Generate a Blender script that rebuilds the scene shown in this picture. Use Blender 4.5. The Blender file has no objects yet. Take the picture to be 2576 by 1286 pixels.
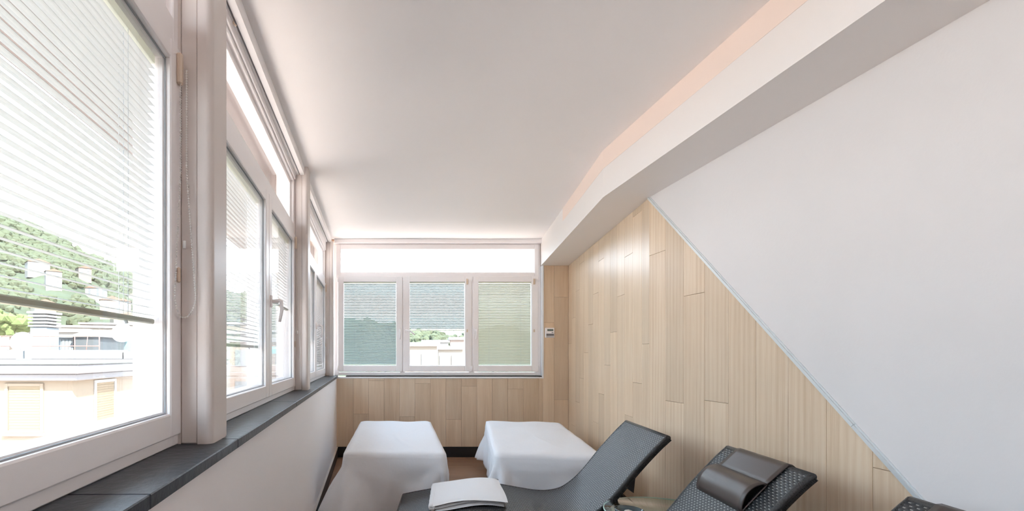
import bpy, bmesh, math, random
import numpy as np
from mathutils import Matrix, Vector

# ------------------------------------------------------------------ camera, sky, sun, exposure
C = bpy.context.scene.collection
SC = bpy.context.scene
FPX = 1219.0
cam_d = bpy.data.cameras.new('camera'); cam = bpy.data.objects.new('camera', cam_d); C.objects.link(cam)
cam_d.sensor_fit = 'HORIZONTAL'; cam_d.sensor_width = 36.0
cam_d.lens = FPX / 2576 * 36.0
cam_d.shift_x = (1288 - 949) / 2576.0
cam_d.shift_y = (893 - 643) / 2576.0
cam_d.clip_start = 0.02; cam_d.clip_end = 3000
cam.location = (0, 0, 1.3); cam.rotation_euler = (math.pi / 2, 0, 0)
SC.camera = cam

w = bpy.data.worlds.new('world'); SC.world = w; w.use_nodes = True
wn = w.node_tree.nodes; wl = w.node_tree.links
bg = wn['Background']
tc = wn.new('ShaderNodeTexCoord'); sx = wn.new('ShaderNodeSeparateXYZ'); cr = wn.new('ShaderNodeValToRGB')
wl.new(tc.outputs['Generated'], sx.inputs[0]); wl.new(sx.outputs['Z'], cr.inputs[0]); wl.new(cr.outputs[0], bg.inputs[0])
cr.color_ramp.elements[0].position = 0.0; cr.color_ramp.elements[0].color = (0.86, 0.93, 1.0, 1)
cr.color_ramp.elements[1].position = 0.7; cr.color_ramp.elements[1].color = (0.52, 0.75, 1.0, 1)
bg.inputs[1].default_value = 3.6

sun_d = bpy.data.lights.new('sun', 'SUN'); sun_d.energy = 12.0; sun_d.angle = math.radians(2.0); sun_d.color = (1.0, 0.93, 0.84)
sun = bpy.data.objects.new('sun', sun_d); C.objects.link(sun)
sun.rotation_euler = Vector((-0.42, 0.62, -0.75)).to_track_quat('-Z', 'Y').to_euler()

vs = SC.view_settings
vs.view_transform = 'Standard'; vs.look = 'None'; vs.gamma = 1.0; vs.use_curve_mapping = False
vs.exposure = 1.36
cy = SC.cycles
cy.max_bounces = 14; cy.diffuse_bounces = 8; cy.glossy_bounces = 4; cy.transmission_bounces = 6; cy.transparent_max_bounces = 32
cy.use_denoising = True; cy.sample_clamp_indirect = 6.0
cy.caustics_reflective = False; cy.caustics_refractive = False

R = random.Random(7)
PI = math.pi

# ------------------------------------------------------------------ materials
def mat(name, col, rough=0.6, spec=0.5, metal=0.0, noise=None, bump=None, transl=0.0, coat=0.0):
    m = bpy.data.materials.new(name); m.use_nodes = True
    nt = m.node_tree; b = nt.nodes['Principled BSDF']
    b.inputs['Base Color'].default_value = (*col, 1); b.inputs['Roughness'].default_value = rough
    b.inputs['Specular IOR Level'].default_value = spec; b.inputs['Metallic'].default_value = metal
    if coat: b.inputs['Coat Weight'].default_value = coat; b.inputs['Coat Roughness'].default_value = 0.15
    t = nt.nodes.new('ShaderNodeTexCoord')
    if noise:
        sc, amt = noise
        n = nt.nodes.new('ShaderNodeTexNoise'); n.inputs['Scale'].default_value = sc; n.inputs['Detail'].default_value = 5
        nt.links.new(t.outputs['Object'], n.inputs['Vector'])
        r = nt.nodes.new('ShaderNodeMix'); r.data_type = 'RGBA'
        r.inputs[6].default_value = (*[max(0, c * (1 - amt)) for c in col], 1)
        r.inputs[7].default_value = (*[min(1, c * (1 + amt)) for c in col], 1)
        nt.links.new(n.outputs[0], r.inputs[0]); nt.links.new(r.outputs[2], b.inputs['Base Color'])
    if bump:
        sc, st = bump
        n = nt.nodes.new('ShaderNodeTexNoise'); n.inputs['Scale'].default_value = sc; n.inputs['Detail'].default_value = 4
        nt.links.new(t.outputs['Object'], n.inputs['Vector'])
        bp = nt.nodes.new('ShaderNodeBump'); bp.inputs['Strength'].default_value = st; bp.inputs['Distance'].default_value = 0.01
        nt.links.new(n.outputs[0], bp.inputs['Height']); nt.links.new(bp.outputs[0], b.inputs['Normal'])
    if transl:
        tr = nt.nodes.new('ShaderNodeBsdfTranslucent'); tr.inputs[0].default_value = (*col, 1)
        mx = nt.nodes.new('ShaderNodeMixShader'); mx.inputs[0].default_value = transl
        out = nt.nodes['Material Output']
        nt.links.new(b.outputs[0], mx.inputs[1]); nt.links.new(tr.outputs[0], mx.inputs[2]); nt.links.new(mx.outputs[0], out.inputs[0])
    return m

def glass_mat(name, tint=(0.985, 0.99, 0.99), rough=0.0, ior=1.5):
    m = bpy.data.materials.new(name); m.use_nodes = True
    nt = m.node_tree; nt.nodes.remove(nt.nodes['Principled BSDF'])
    tr = nt.nodes.new('ShaderNodeBsdfTransparent'); tr.inputs[0].default_value = (*tint, 1)
    gl = nt.nodes.new('ShaderNodeBsdfGlossy'); gl.inputs['Roughness'].default_value = rough
    # the pane is a thin sheet without refraction: both of its faces reflect like air-to-glass
    fr = nt.nodes.new('ShaderNodeFresnel'); ge = nt.nodes.new('ShaderNodeNewGeometry'); ma = nt.nodes.new('ShaderNodeMath'); ma.operation = 'MULTIPLY_ADD'
    ma.inputs[1].default_value = 1/ior-ior; ma.inputs[2].default_value = ior
    nt.links.new(ge.outputs['Backfacing'], ma.inputs[0]); nt.links.new(ma.outputs[0], fr.inputs[0])
    mx = nt.nodes.new('ShaderNodeMixShader')
    nt.links.new(fr.outputs[0], mx.inputs[0]); nt.links.new(tr.outputs[0], mx.inputs[1]); nt.links.new(gl.outputs[0], mx.inputs[2])
    nt.links.new(mx.outputs[0], nt.nodes['Material Output'].inputs[0])
    return m

def wood_mat(name, c1, c2, c3, axis, rough=0.3, spread=0.12, coat=0.0):
    """vertical-grain laminate; axis = the direction the grain runs along (0,1,2)"""
    m = bpy.data.materials.new(name); m.use_nodes = True
    nt = m.node_tree; L = nt.links; b = nt.nodes['Principled BSDF']
    t = nt.nodes.new('ShaderNodeTexCoord'); oi = nt.nodes.new('ShaderNodeObjectInfo')
    add = nt.nodes.new('ShaderNodeVectorMath'); add.operation = 'ADD'
    mul = nt.nodes.new('ShaderNodeMath'); mul.operation = 'MULTIPLY'; mul.inputs[1].default_value = 37.0
    L.new(oi.outputs['Random'], mul.inputs[0]); L.new(t.outputs['Object'], add.inputs[0]); L.new(mul.outputs[0], add.inputs[1])
    def noise(sx_, sl, det, dist=0.0):
        mp = nt.nodes.new('ShaderNodeMapping'); s = [sx_] * 3; s[axis] = sl
        mp.inputs['Scale'].default_value = s; L.new(add.outputs[0], mp.inputs[0])
        n = nt.nodes.new('ShaderNodeTexNoise'); n.inputs['Scale'].default_value = 1; n.inputs['Detail'].default_value = det
        n.inputs['Distortion'].default_value = dist
        L.new(mp.outputs[0], n.inputs['Vector']); return n
    a = noise(15, 0.8, 3, 0.6); f = noise(190, 4.0, 3); k = noise(7, 0.7, 2, 1.2)
    ramp = nt.nodes.new('ShaderNodeValToRGB'); e = ramp.color_ramp.elements
    e[0].position = 0.30; e[0].color = (*c1, 1); e[1].position = 0.70; e[1].color = (*c2, 1)
    L.new(a.outputs[0], ramp.inputs[0])
    mx = nt.nodes.new('ShaderNodeMix'); mx.data_type = 'RGBA'; mx.inputs[7].default_value = (*c3, 1)
    rr = nt.nodes.new('ShaderNodeValToRGB'); rr.color_ramp.elements[0].position = 0.5; rr.color_ramp.elements[1].position = 0.75
    fm = nt.nodes.new('ShaderNodeMath'); fm.operation = 'MULTIPLY'; fm.inputs[1].default_value = 0.6
    L.new(f.outputs[0], rr.inputs[0]); L.new(rr.outputs[0], fm.inputs[0]); L.new(fm.outputs[0], mx.inputs[0]); L.new(ramp.outputs[0], mx.inputs[6])
    # cathedral figure: rings of a very stretched coordinate
    wv = nt.nodes.new('ShaderNodeTexWave'); wv.wave_type = 'RINGS'; wv.inputs['Scale'].default_value = 1.0
    wv.inputs['Distortion'].default_value = 2.5; wv.inputs['Detail'].default_value = 2
    mpw = nt.nodes.new('ShaderNodeMapping'); s = [9.0] * 3; s[axis] = 0.9; mpw.inputs['Scale'].default_value = s
    L.new(add.outputs[0], mpw.inputs[0]); L.new(mpw.outputs[0], wv.inputs[0])
    mw = nt.nodes.new('ShaderNodeMix'); mw.data_type = 'RGBA'; mw.inputs[7].default_value = (*c3, 1)
    mm = nt.nodes.new('ShaderNodeMath'); mm.operation = 'MULTIPLY'; L.new(wv.outputs[1], mm.inputs[0]); L.new(k.outputs[0], mm.inputs[1])
    mm2 = nt.nodes.new('ShaderNodeMath'); mm2.operation = 'MULTIPLY'; mm2.inputs[1].default_value = 0.8; L.new(mm.outputs[0], mm2.inputs[0])
    L.new(mm2.outputs[0], mw.inputs[0]); L.new(mx.outputs[2], mw.inputs[6])
    hs = nt.nodes.new('ShaderNodeHueSaturation')
    mr = nt.nodes.new('ShaderNodeMapRange'); mr.inputs[3].default_value = 1 - spread; mr.inputs[4].default_value = 1 + spread
    L.new(oi.outputs['Random'], mr.inputs[0]); L.new(mr.outputs[0], hs.inputs['Value']); L.new(mw.outputs[2], hs.inputs['Color'])
    L.new(hs.outputs[0], b.inputs['Base Color'])
    b.inputs['Roughness'].default_value = rough
    if coat: b.inputs['Coat Weight'].default_value = coat; b.inputs['Coat Roughness'].default_value = 0.2
    bp = nt.nodes.new('ShaderNodeBump'); bp.inputs['Strength'].default_value = 0.12; bp.inputs['Distance'].default_value = 0.002
    L.new(f.outputs[0], bp.inputs['Height']); L.new(bp.outputs[0], b.inputs['Normal'])
    return m

M = {}
M['ceil'] = mat('ceiling_paint', (0.93, 0.905, 0.90), 0.7, 0.3, noise=(1.2, 0.025), bump=(5, 0.12))
M['plaster'] = mat('white_plaster', (0.89, 0.87, 0.87), 0.55, 0.4, noise=(1.5, 0.015), bump=(60, 0.05))
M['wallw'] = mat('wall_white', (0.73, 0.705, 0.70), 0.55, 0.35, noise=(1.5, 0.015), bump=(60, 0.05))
M['band'] = mat('beam_warm_light', (0.90, 0.76, 0.68), 0.6, 0.3)  # warm light on the upper beam face, put into the colour
M['beam'] = mat('beam_paint', (0.85, 0.815, 0.795), 0.6, 0.3)
M['pvc'] = mat('white_upvc', (0.93, 0.895, 0.895), 0.32, 0.5, noise=(3, 0.012))
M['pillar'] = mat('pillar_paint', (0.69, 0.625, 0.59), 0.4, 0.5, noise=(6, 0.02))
M['slate'] = mat('dark_slate', (0.034, 0.041, 0.050), 0.42, 0.5, noise=(18, 0.25), bump=(40, 0.25))
M['black'] = mat('black_baseboard', (0.012, 0.012, 0.013), 0.4)
M['wood'] = wood_mat('pale_oak_laminate', (0.60, 0.44, 0.295), (0.70, 0.54, 0.385), (0.77, 0.64, 0.49), 2, 0.36, 0.09)
M['floor'] = wood_mat('brown_floor_laminate', (0.20, 0.105, 0.065), (0.28, 0.16, 0.10), (0.33, 0.20, 0.13), 0, 0.35, 0.1)
M['joint'] = mat('joint_brown', (0.22, 0.12, 0.06), 0.8)
M['glass'] = glass_mat('window_glass')
M['slat'] = mat('blind_slat', (0.50, 0.57, 0.56), 0.45, 0.4, transl=0.28)
M['slat_cream'] = mat('blind_slat_cream', (0.66, 0.67, 0.58), 0.45, 0.4, transl=0.32)
M['slat_side'] = mat('blind_slat_side', (0.62, 0.66, 0.67), 0.45, 0.4, transl=0.3)
M['rail'] = mat('blind_rail', (0.34, 0.36, 0.27), 0.4)
M['railw'] = mat('blind_rail_white', (0.88, 0.90, 0.82), 0.4, transl=0.3)
M['cord'] = mat('cord_grey_blue', (0.62, 0.68, 0.72), 0.7)
M['grey'] = mat('grey_gasket', (0.36, 0.38, 0.40), 0.6)
M['trim'] = mat('satin_trim', (0.70, 0.73, 0.74), 0.3, metal=0.25)
M['beige'] = mat('beige_plastic', (0.70, 0.56, 0.44), 0.45)
M['bead'] = mat('bead_white', (0.85, 0.83, 0.80), 0.3)
M['sheet'] = mat('white_sheet', (0.94, 0.95, 0.975), 0.8, 0.2, bump=(22, 0.22), transl=0.27)
M['mattress'] = mat('white_mattress', (0.82, 0.82, 0.84), 0.7)
M['towel'] = mat('white_terry', (0.93, 0.93, 0.94), 0.95, 0.1, bump=(900, 0.5))
M['wicker'] = mat('dark_wicker', (0.019, 0.021, 0.025), 0.42, 0.5, noise=(240, 0.35))
M['weave_glint'] = mat('weave_gap_glint', (0.27, 0.28, 0.26), 0.4, 0.5, noise=(60, 0.7))  # light glinting in the weave gaps, put into the colour
M['wicker_edge'] = mat('black_wicker', (0.022, 0.021, 0.021), 0.35, 0.5, bump=(160, 0.5))
M['metal_black'] = mat('black_metal', (0.012, 0.012, 0.013), 0.35, 0.5)
M['leather'] = mat('dark_brown_leather', (0.045, 0.032, 0.028), 0.32, 0.6, bump=(500, 0.06))
M['void'] = mat('cavity_shade', (0.006, 0.005, 0.005), 0.9, 0.1)  # shade of the hollow bolster, put into the colour
M['screen'] = mat('grey_lcd', (0.16, 0.20, 0.18), 0.2)
M['vinyl'] = mat('cream_vinyl', (0.55, 0.50, 0.45), 0.5)
M['tglass'] = glass_mat('table_glass', (0.80, 0.88, 0.82))
M['gedge'] = mat('glass_edge', (0.42, 0.68, 0.62), 0.1, 0.8)
M['chrome'] = mat('chrome', (0.6, 0.6, 0.6), 0.2, metal=1.0)
M['bowl'] = mat('smoked_glass', (0.025, 0.05, 0.06), 0.08, 0.8)
# outside
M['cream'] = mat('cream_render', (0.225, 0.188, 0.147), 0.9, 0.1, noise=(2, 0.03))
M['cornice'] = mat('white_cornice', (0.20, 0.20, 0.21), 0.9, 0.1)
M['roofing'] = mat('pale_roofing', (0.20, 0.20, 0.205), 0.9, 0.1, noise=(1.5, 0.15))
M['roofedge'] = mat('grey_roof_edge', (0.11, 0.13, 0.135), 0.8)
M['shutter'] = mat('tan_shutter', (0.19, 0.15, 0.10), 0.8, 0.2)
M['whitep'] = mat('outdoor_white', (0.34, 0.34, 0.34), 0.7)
M['gr1'] = mat('weathered_grey', (0.15, 0.17, 0.18), 0.8, noise=(2, 0.12))
M['gr2'] = mat('dark_grey_cladding', (0.06, 0.07, 0.075), 0.7)
M['rust'] = mat('red_oxide_pipe', (0.30, 0.14, 0.11), 0.6)
M['leaf'] = mat('tree_leaf', (0.058, 0.068, 0.042), 0.9, 0.1, noise=(1.3, 0.2))
M['leafc'] = mat('pine_leaf', (0.085, 0.115, 0.045), 0.9, 0.1, noise=(1.3, 0.3))
M['bark'] = mat('bark', (0.16, 0.12, 0.09), 0.9)
M['hillg'] = mat('hill_scrub', (0.060, 0.074, 0.052), 1.0, 0.0, noise=(0.03, 0.3))
M['ground'] = mat('city_ground', (0.62, 0.505, 0.43), 1.0, 0.0, noise=(0.1, 0.15))
M['terra'] = mat('terracotta_roof', (0.15, 0.10, 0.078), 0.9, 0.1)
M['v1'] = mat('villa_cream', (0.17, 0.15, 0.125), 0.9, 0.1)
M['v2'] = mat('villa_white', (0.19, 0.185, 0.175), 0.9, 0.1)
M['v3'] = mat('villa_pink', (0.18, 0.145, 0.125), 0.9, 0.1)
M['dark'] = mat('dark_opening', (0.10, 0.11, 0.12), 0.5)
M['turq'] = mat('turquoise_awning', (0.12, 0.24, 0.25), 0.8)

# ------------------------------------------------------------------ helpers
class MB:
    def __init__(s): s.v = []; s.f = []; s.m = []; s.sm = []
    def add(s, vs_, fs, mi=0, smooth=False):
        o = len(s.v); s.v += [tuple(p) for p in vs_]
        for f in fs: s.f.append([i + o for i in f]); s.m.append(mi); s.sm.append(smooth)
        return s
    def box(s, x0, x1, y0, y1, z0, z1, mi=0, T=None, ch=0.0):
        x0, x1 = min(x0, x1), max(x0, x1); y0, y1 = min(y0, y1), max(y0, y1); z0, z1 = min(z0, z1), max(z0, z1)
        if ch > 0:
            c = min(ch, (x1-x0)*.45, (y1-y0)*.45, (z1-z0)*.45)
            V = []; ids = {}
            for ix in (0, 1):
                for iy in (0, 1):
                    for iz in (0, 1):
                        p = [(x0, x1)[ix], (y0, y1)[iy], (z0, z1)[iz]]; s_ = [1 - 2*ix, 1 - 2*iy, 1 - 2*iz]
                        for ax in range(3):
                            q = [p[k] + (0 if k == ax else s_[k]*c) for k in range(3)]
                            ids[ix, iy, iz, ax] = len(V); V.append(q)
            F = []
            for ax in range(3):
                a, b = [k for k in range(3) if k != ax]
                for e in (0, 1):
                    q = []
                    for (i, j) in ((0, 0), (1, 0), (1, 1), (0, 1)):
                        k = [0]*3; k[ax] = e; k[a] = i; k[b] = j; q.append(ids[k[0], k[1], k[2], ax])
                    F.append(q)
            for ax in range(3):
                a, b = [k for k in range(3) if k != ax]
                for i in (0, 1):
                    for j in (0, 1):
                        k0 = [0]*3; k1 = [0]*3; k0[ax] = 0; k1[ax] = 1
                        for k in (k0, k1): k[a] = i; k[b] = j
                        F.append([ids[(*k0, a)], ids[(*k1, a)], ids[(*k1, b)], ids[(*k0, b)]])
            for i in (0, 1):
                for j in (0, 1):
                    for k in (0, 1): F.append([ids[i, j, k, 0], ids[i, j, k, 1], ids[i, j, k, 2]])
        else:
            V = [(x, y, z) for x in (x0, x1) for y in (y0, y1) for z in (z0, z1)]
            F = [(0, 1, 3, 2), (4, 6, 7, 5), (0, 4, 5, 1), (2, 3, 7, 6), (0, 2, 6, 4), (1, 5, 7, 3)]
        if T is not None: V = [T @ Vector(p) for p in V]
        return s.add(V, F, mi)
    def prism(s, poly, f, h0, h1, mi=0, ch=0.0):
        """poly: 2D points, f(a,b,h)->xyz; extrude from h0 (hidden) to h1 (shown), shown edge chamfered"""
        n = len(poly)
        rings = [[f(a, b, h0) for a, b in poly]]
        if ch > 0:
            cx = sum(p[0] for p in poly)/n; cy_ = sum(p[1] for p in poly)/n
            rings.append([f(a, b, h1 - (ch if h1 > h0 else -ch)) for a, b in poly])
            ins = inset(poly, ch)
            rings.append([f(a, b, h1) for a, b in ins])
        else: rings.append([f(a, b, h1) for a, b in poly])
        V = [p for r in rings for p in r]; F = []
        for k in range(len(rings)-1):
            for i in range(n): F.append((k*n+i, k*n+(i+1) % n, (k+1)*n+(i+1) % n, (k+1)*n+i))
        F.append(tuple(range(n))[::-1]); F.append(tuple(range((len(rings)-1)*n, len(rings)*n)))
        return s.add(V, F, mi)
    def tube(s, pts, r, n=8, mi=0, cap=True, smooth=True):
        pts = [Vector(p) for p in pts]; V = []; F = []
        rr = r if isinstance(r, (list, tuple)) else [r]*len(pts)
        prev = None
        for i, p in enumerate(pts):
            d = (pts[min(i+1, len(pts)-1)] - pts[max(i-1, 0)]).normalized()
            if prev is None:
                u = d.orthogonal().normalized()
            else:
                u = (prev - d*prev.dot(d)); u = u.normalized() if u.length > 1e-6 else d.orthogonal().normalized()
            prev = u; v = d.cross(u)
            V += [p + (u*math.cos(2*PI*k/n) + v*math.sin(2*PI*k/n))*rr[i] for k in range(n)]
        for i in range(len(pts)-1):
            for k in range(n): F.append((i*n+k, i*n+(k+1) % n, (i+1)*n+(k+1) % n, (i+1)*n+k))
        if cap: F.append(tuple(range(n))[::-1]); F.append(tuple(range((len(pts)-1)*n, len(pts)*n)))
        return s.add(V, F, mi, smooth)
    def lathe(s, prof, c, n=32, mi=0, smooth=True, T=None):
        V = []; F = []
        for (r, z) in prof:
            for k in range(n):
                p = Vector((c[0] + r*math.cos(2*PI*k/n), c[1] + r*math.sin(2*PI*k/n), c[2] + z))
                V.append(T @ p if T is not None else p)
        for i in range(len(prof)-1):
            for k in range(n): F.append((i*n+k, i*n+(k+1) % n, (i+1)*n+(k+1) % n, (i+1)*n+k))
        F.append(tuple(range(n))[::-1]); F.append(tuple(range((len(prof)-1)*n, len(prof)*n)))
        return s.add(V, F, mi, smooth)
    def build(s, name, mats, parent=None, mw=None):
        me = bpy.data.meshes.new(name); me.from_pydata([tuple(v) for v in s.v], [], s.f)
        for m in (mats if isinstance(mats, (list, tuple)) else [mats]): me.materials.append(m)
        me.polygons.foreach_set('material_index', s.m); me.polygons.foreach_set('use_smooth', s.sm)
        bm = bmesh.new(); bm.from_mesh(me); bmesh.ops.recalc_face_normals(bm, faces=bm.faces); bm.to_mesh(me); bm.free()
        return link(name, me, parent, mw)

def inset(poly, d):
    n = len(poly); A = 0.5*sum(poly[i][0]*poly[(i+1) % n][1] - poly[(i+1) % n][0]*poly[i][1] for i in range(n)); sg = 1 if A > 0 else -1
    out = []
    for i in range(n):
        p0 = Vector(poly[i-1]); p1 = Vector(poly[i]); p2 = Vector(poly[(i+1) % n])
        e1 = (p1-p0).normalized(); e2 = (p2-p1).normalized()
        n1 = Vector((-e1.y, e1.x))*sg; n2 = Vector((-e2.y, e2.x))*sg
        k = (n1+n2); k = k/max(0.3, k.dot(n1)) if k.length > 1e-6 else n1
        out.append(tuple(p1 + k*d))
    return out

def link(name, me, parent=None, mw=None):
    o = bpy.data.objects.new(name, me); C.objects.link(o)
    if parent is not None: o.parent = parent
    if mw is not None: o.matrix_basis = mw
    return o
def tag(o, label=None, cat=None, group=None, kind=None):
    if label: o['label'] = label
    if cat: o['category'] = cat
    if group: o['group'] = group
    if kind: o['kind'] = kind
    return o
def empty(name, loc=(0, 0, 0), rz=0.0, parent=None, mw=None):
    o = bpy.data.objects.new(name, None); C.objects.link(o); o.empty_display_size = 0.05
    if mw is not None: o.matrix_basis = mw
    else: o.location = loc; o.rotation_euler = (0, 0, rz)
    if parent is not None: o.parent = parent
    return o
def struct(o, label, cat=None): return tag(o, label, cat, kind='structure')
def clip(poly, a, b, c):
    """keep a*x+b*y<=c"""
    out = []; n = len(poly)
    for i in range(n):
        p, q = poly[i], poly[(i+1) % n]; dp = a*p[0]+b*p[1]-c; dq = a*q[0]+b*q[1]-c
        if dp <= 0: out.append(p)
        if dp*dq < 0:
            t = dp/(dp-dq); out.append((p[0]+t*(q[0]-p[0]), p[1]+t*(q[1]-p[1])))
    return out

# ------------------------------------------------------------------ room shell
YB = 6.166; ZC = 2.772; XN = 1.966; YK = 3.50; XF = 2.433; ZBEAM = 2.438; YR = -3.2
ML = Matrix.Translation((-0.558, 0, 0)) @ Matrix.Rotation(math.atan(0.014), 4, 'Z')   # left window line: local x = into the room

# floor: substrate and planks
fl = empty('floor'); struct(fl, 'brown wooden laminate floor of the room')
MB().box(-1.0, 2.8, YR, YB+0.3, -0.3, -0.012).build('floor_base', M['joint'], fl)
y = 0.4; row = 0
def xr(y_): return XN if y_ < YK else XN + (XF-XN)*(y_-YK)/(YB-YK)
while y < YB:
    y1 = min(y+0.195, YB); x = -0.60 - (row*0.43) % 1.29
    while x < xr(y1):
        xa, xb = max(x, -0.60), min(x+1.29, xr(y1)+0.03)
        if xb-xa > 0.03:
            MB().prism([(xa+.0007, y+.0007), (xb-.0007, y+.0007), (xb-.0007, y1-.0007), (xa+.0007, y1-.0007)], lambda a, b, h: (a, b, h), -0.012, 0.0, ch=0.001).build('floor_plank', M['floor'], fl)
        x += 1.29
    y = y1; row += 1
MB().box(-0.60, XN, YR, 0.4, -0.012, 0.0).build('floor_board_field', M['floor'], fl)

# ceiling: plaster that dips slightly towards the windows
def xe(y_): return -0.535 if y_ < 1.9 else (-0.535 - 0.005*(y_-1.9)/1.7 if y_ < 3.6 else -0.540 - 0.040*(y_-3.6)/2.566)
def dip(y_): return 0.076*(1.0 if y_ < 3.6 else 1 - (y_-3.6)/2.566)
mb = MB(); nx, ny = 40, 60
ys = [YR + (YB+0.06-YR)*j/ny for j in range(ny+1)] ; V = []; F = []
for j in range(ny+1):
    for i in range(nx+1):
        a = xe(ys[j]); x = a + (2.6-a)*i/nx; t = min(1.0, (x-a)/1.3); k = 1 - t*t*(3-2*t)
        V.append((x, ys[j], ZC - dip(ys[j])*k + 0.0035*math.sin(2.1*x+1.3*ys[j])*(1-k)))
for j in range(ny):
    for i in range(nx): q = j*(nx+1)+i; F.append((q, q+nx+1, q+nx+2, q+1))
mb.add(V, F, 0, True)
ce = mb.build('ceiling', M['ceil']); struct(ce, 'smooth white plaster ceiling sloping a little towards the windows')
MB().box(-0.62, 2.9, YR-.1, YB+0.35, 2.82, 3.1).build('roof_slab', M['plaster'], ce)
# light lip of the ceiling above the window line, with a dark slot, and the soffit behind it
lip = MB(); slot = MB(); sof = MB()
N = 24
for k in range(N):
    ya, yb = ys[0] + (YB-ys[0])*k/N, ys[0] + (YB-ys[0])*(k+1)/N
    for (o, dx0, dx1, dz0, dz1) in ((lip, -0.030, 0.0, -0.062, 0.004), (slot, -0.040, -0.030, -0.050, 0.01)):
        v = []
        for yy in (ya, yb):
            zc = ZC - dip(yy); e = xe(yy)
            v += [(e+dx0, yy, zc+dz0), (e+dx1, yy, zc+dz0), (e+dx1, yy, zc+dz1), (e+dx0, yy, zc+dz1)]
        o.add(v, [(0, 1, 2, 3), (4, 7, 6, 5), (0, 4, 5, 1), (3, 2, 6, 7), (0, 3, 7, 4), (1, 5, 6, 2)])
    v = []
    for yy in (ya, yb):
        zc = ZC - dip(yy) - 0.062; e = xe(yy)-0.040
        v += [(-0.62-.014*yy, yy, zc), (e, yy, zc), (e, yy, zc+0.15), (-0.62-.014*yy, yy, zc+0.15)]
    sof.add(v, [(0, 1, 2, 3), (4, 7, 6, 5), (0, 4, 5, 1), (3, 2, 6, 7), (0, 3, 7, 4), (1, 5, 6, 2)])
lip.build('edge_lip', M['plaster'], ce); slot.build('shadow_slot', M['grey'], ce); sof.build('soffit', M['plaster'], ce)

# boxed beam with a bend, running along the right wall
bm_ = MB()
pl = [(1.630, YR), (1.630, 3.497), (2.088, YB+.02), (2.60, YB+.02), (2.60, YR)]
bm_.prism(pl, lambda a, b, h: (a, b, h), 2.85, ZBEAM)
be = bm_.build('ceiling_beam', M['beam']); struct(be, 'thick white boxed beam with a bend, under the ceiling along the wood wall', 'beam')
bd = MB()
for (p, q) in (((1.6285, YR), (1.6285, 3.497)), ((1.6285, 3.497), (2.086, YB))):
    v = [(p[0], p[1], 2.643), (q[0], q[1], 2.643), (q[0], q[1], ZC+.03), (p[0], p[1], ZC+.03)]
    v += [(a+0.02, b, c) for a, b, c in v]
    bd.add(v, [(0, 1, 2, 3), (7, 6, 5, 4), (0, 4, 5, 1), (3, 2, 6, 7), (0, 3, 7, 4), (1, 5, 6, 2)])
bo = bd.build('warm_light_band', M['band'], be); bo['label'] = 'warm light painted as a peach band along the top of the beam'

# ---- wood-clad walls (right: near flat part and far angled part; back)
PW = 0.1968; PL = 1.307; G = 0.0009
LS, LI = 1.661/1.756, None
def zdiag(yy): return 2.438 - (3.504-yy)*LS      # lower edge line of the white upper wall
wr = empty('wall_right'); struct(wr, 'right wall clad in pale oak planks below a slanting white upper part')
# bodies
MB().box(XN+0.009, 2.75, YR, YK-0.002, 0, 2.9).build('wall_core', M['joint'], wr)
tt = ((XF-XN)/(YB-YK))
th = math.atan(tt); ln = math.hypot(XF-XN, YB-YK)
ex, ey = math.sin(th), math.cos(th); nxv, nyv = math.cos(th), -math.sin(th)
MB().prism([(XN+.009*nxv, YK), (XF+.009*nxv, YB+.0), (XF+.3, YB+.3), (2.75, YB+.3), (2.75, YK)], lambda a, b, h: (a, b, h), 0.0, 2.9).build('wall_core', M['joint'], wr)
fnear = lambda a, b, h: (XN+0.009-h, a, b)
ffar = lambda a, b, h: (XN+ex*a+nxv*(0.009-h), YK+ey*a+nyv*(0.009-h), b)
def column(a0, a1, zj, zlo, zhi, f, parent, clips=(), flip=False, mtl=None):
    """planks of one column between zlo and zhi with end joints at zj + n*PL"""
    zs = [zlo]; z = zj - 5*PL
    while z < zhi:
        if z > zlo+0.02 and z < zhi-0.01: zs.append(z)
        z += PL
    zs.append(zhi)
    for p, q in zip(zs[:-1], zs[1:]):
        poly = [(a0+G, p+G), (a1-G, p+G), (a1-G, q-G), (a0+G, q-G)]
        for c in clips: poly = clip(poly, *c)
        if len(poly) < 3: continue
        area = abs(0.5*sum(poly[i][0]*poly[(i+1) % len(poly)][1] - poly[(i+1) % len(poly)][0]*poly[i][1] for i in range(len(poly))))
        if area < 2e-4: continue
        MB().prism(poly, f, 0.0, 0.009, ch=0.0013).build('plank', mtl or M['wood'], parent)
nj = [2.015, .988, 1.676, 1.027, .50, .50, .45, .40, .853, .60, .30, .80, .50, .70]
for k, j in enumerate(nj):
    b = YK+0.004 - 0.1975*k; a = b - 0.1975
    column(a, b, j, 0.13, 2.5, fnear, wr, clips=[(-LS, 1.0, 2.438-3.504*LS), (0, 1, ZBEAM)])
# far part, columns from the bend towards the corner
fj = [1.3805, 1.0826, 2.111, 1.805, 1.5035, 1.205, 2.226, 1.923, 1.62, 1.324, 1.036, 2.053, 1.75, 1.443, 1.14]
a = 0.0
for k, j in enumerate(fj):
    b = a + (0.150 if k == 0 else PW)
    if a >= ln: break
    column(a, min(b, ln), j, 0.13, ZBEAM, ffar, wr); a = b
# white upper triangle of the near wall, 2 mm proud of the planks
up = MB(); poly = [(YR, 0.0), (0.927, 0.0), (3.504, 2.438), (3.504, 2.62), (YR, 2.62)]
up.prism(poly, lambda a, b, h: (XN+0.009-h, a, b), 0.0, 0.0095)
o = up.build('upper_panel', M['wallw'], wr); o['label'] = 'smooth white slanting upper part of the right wall'
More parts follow.
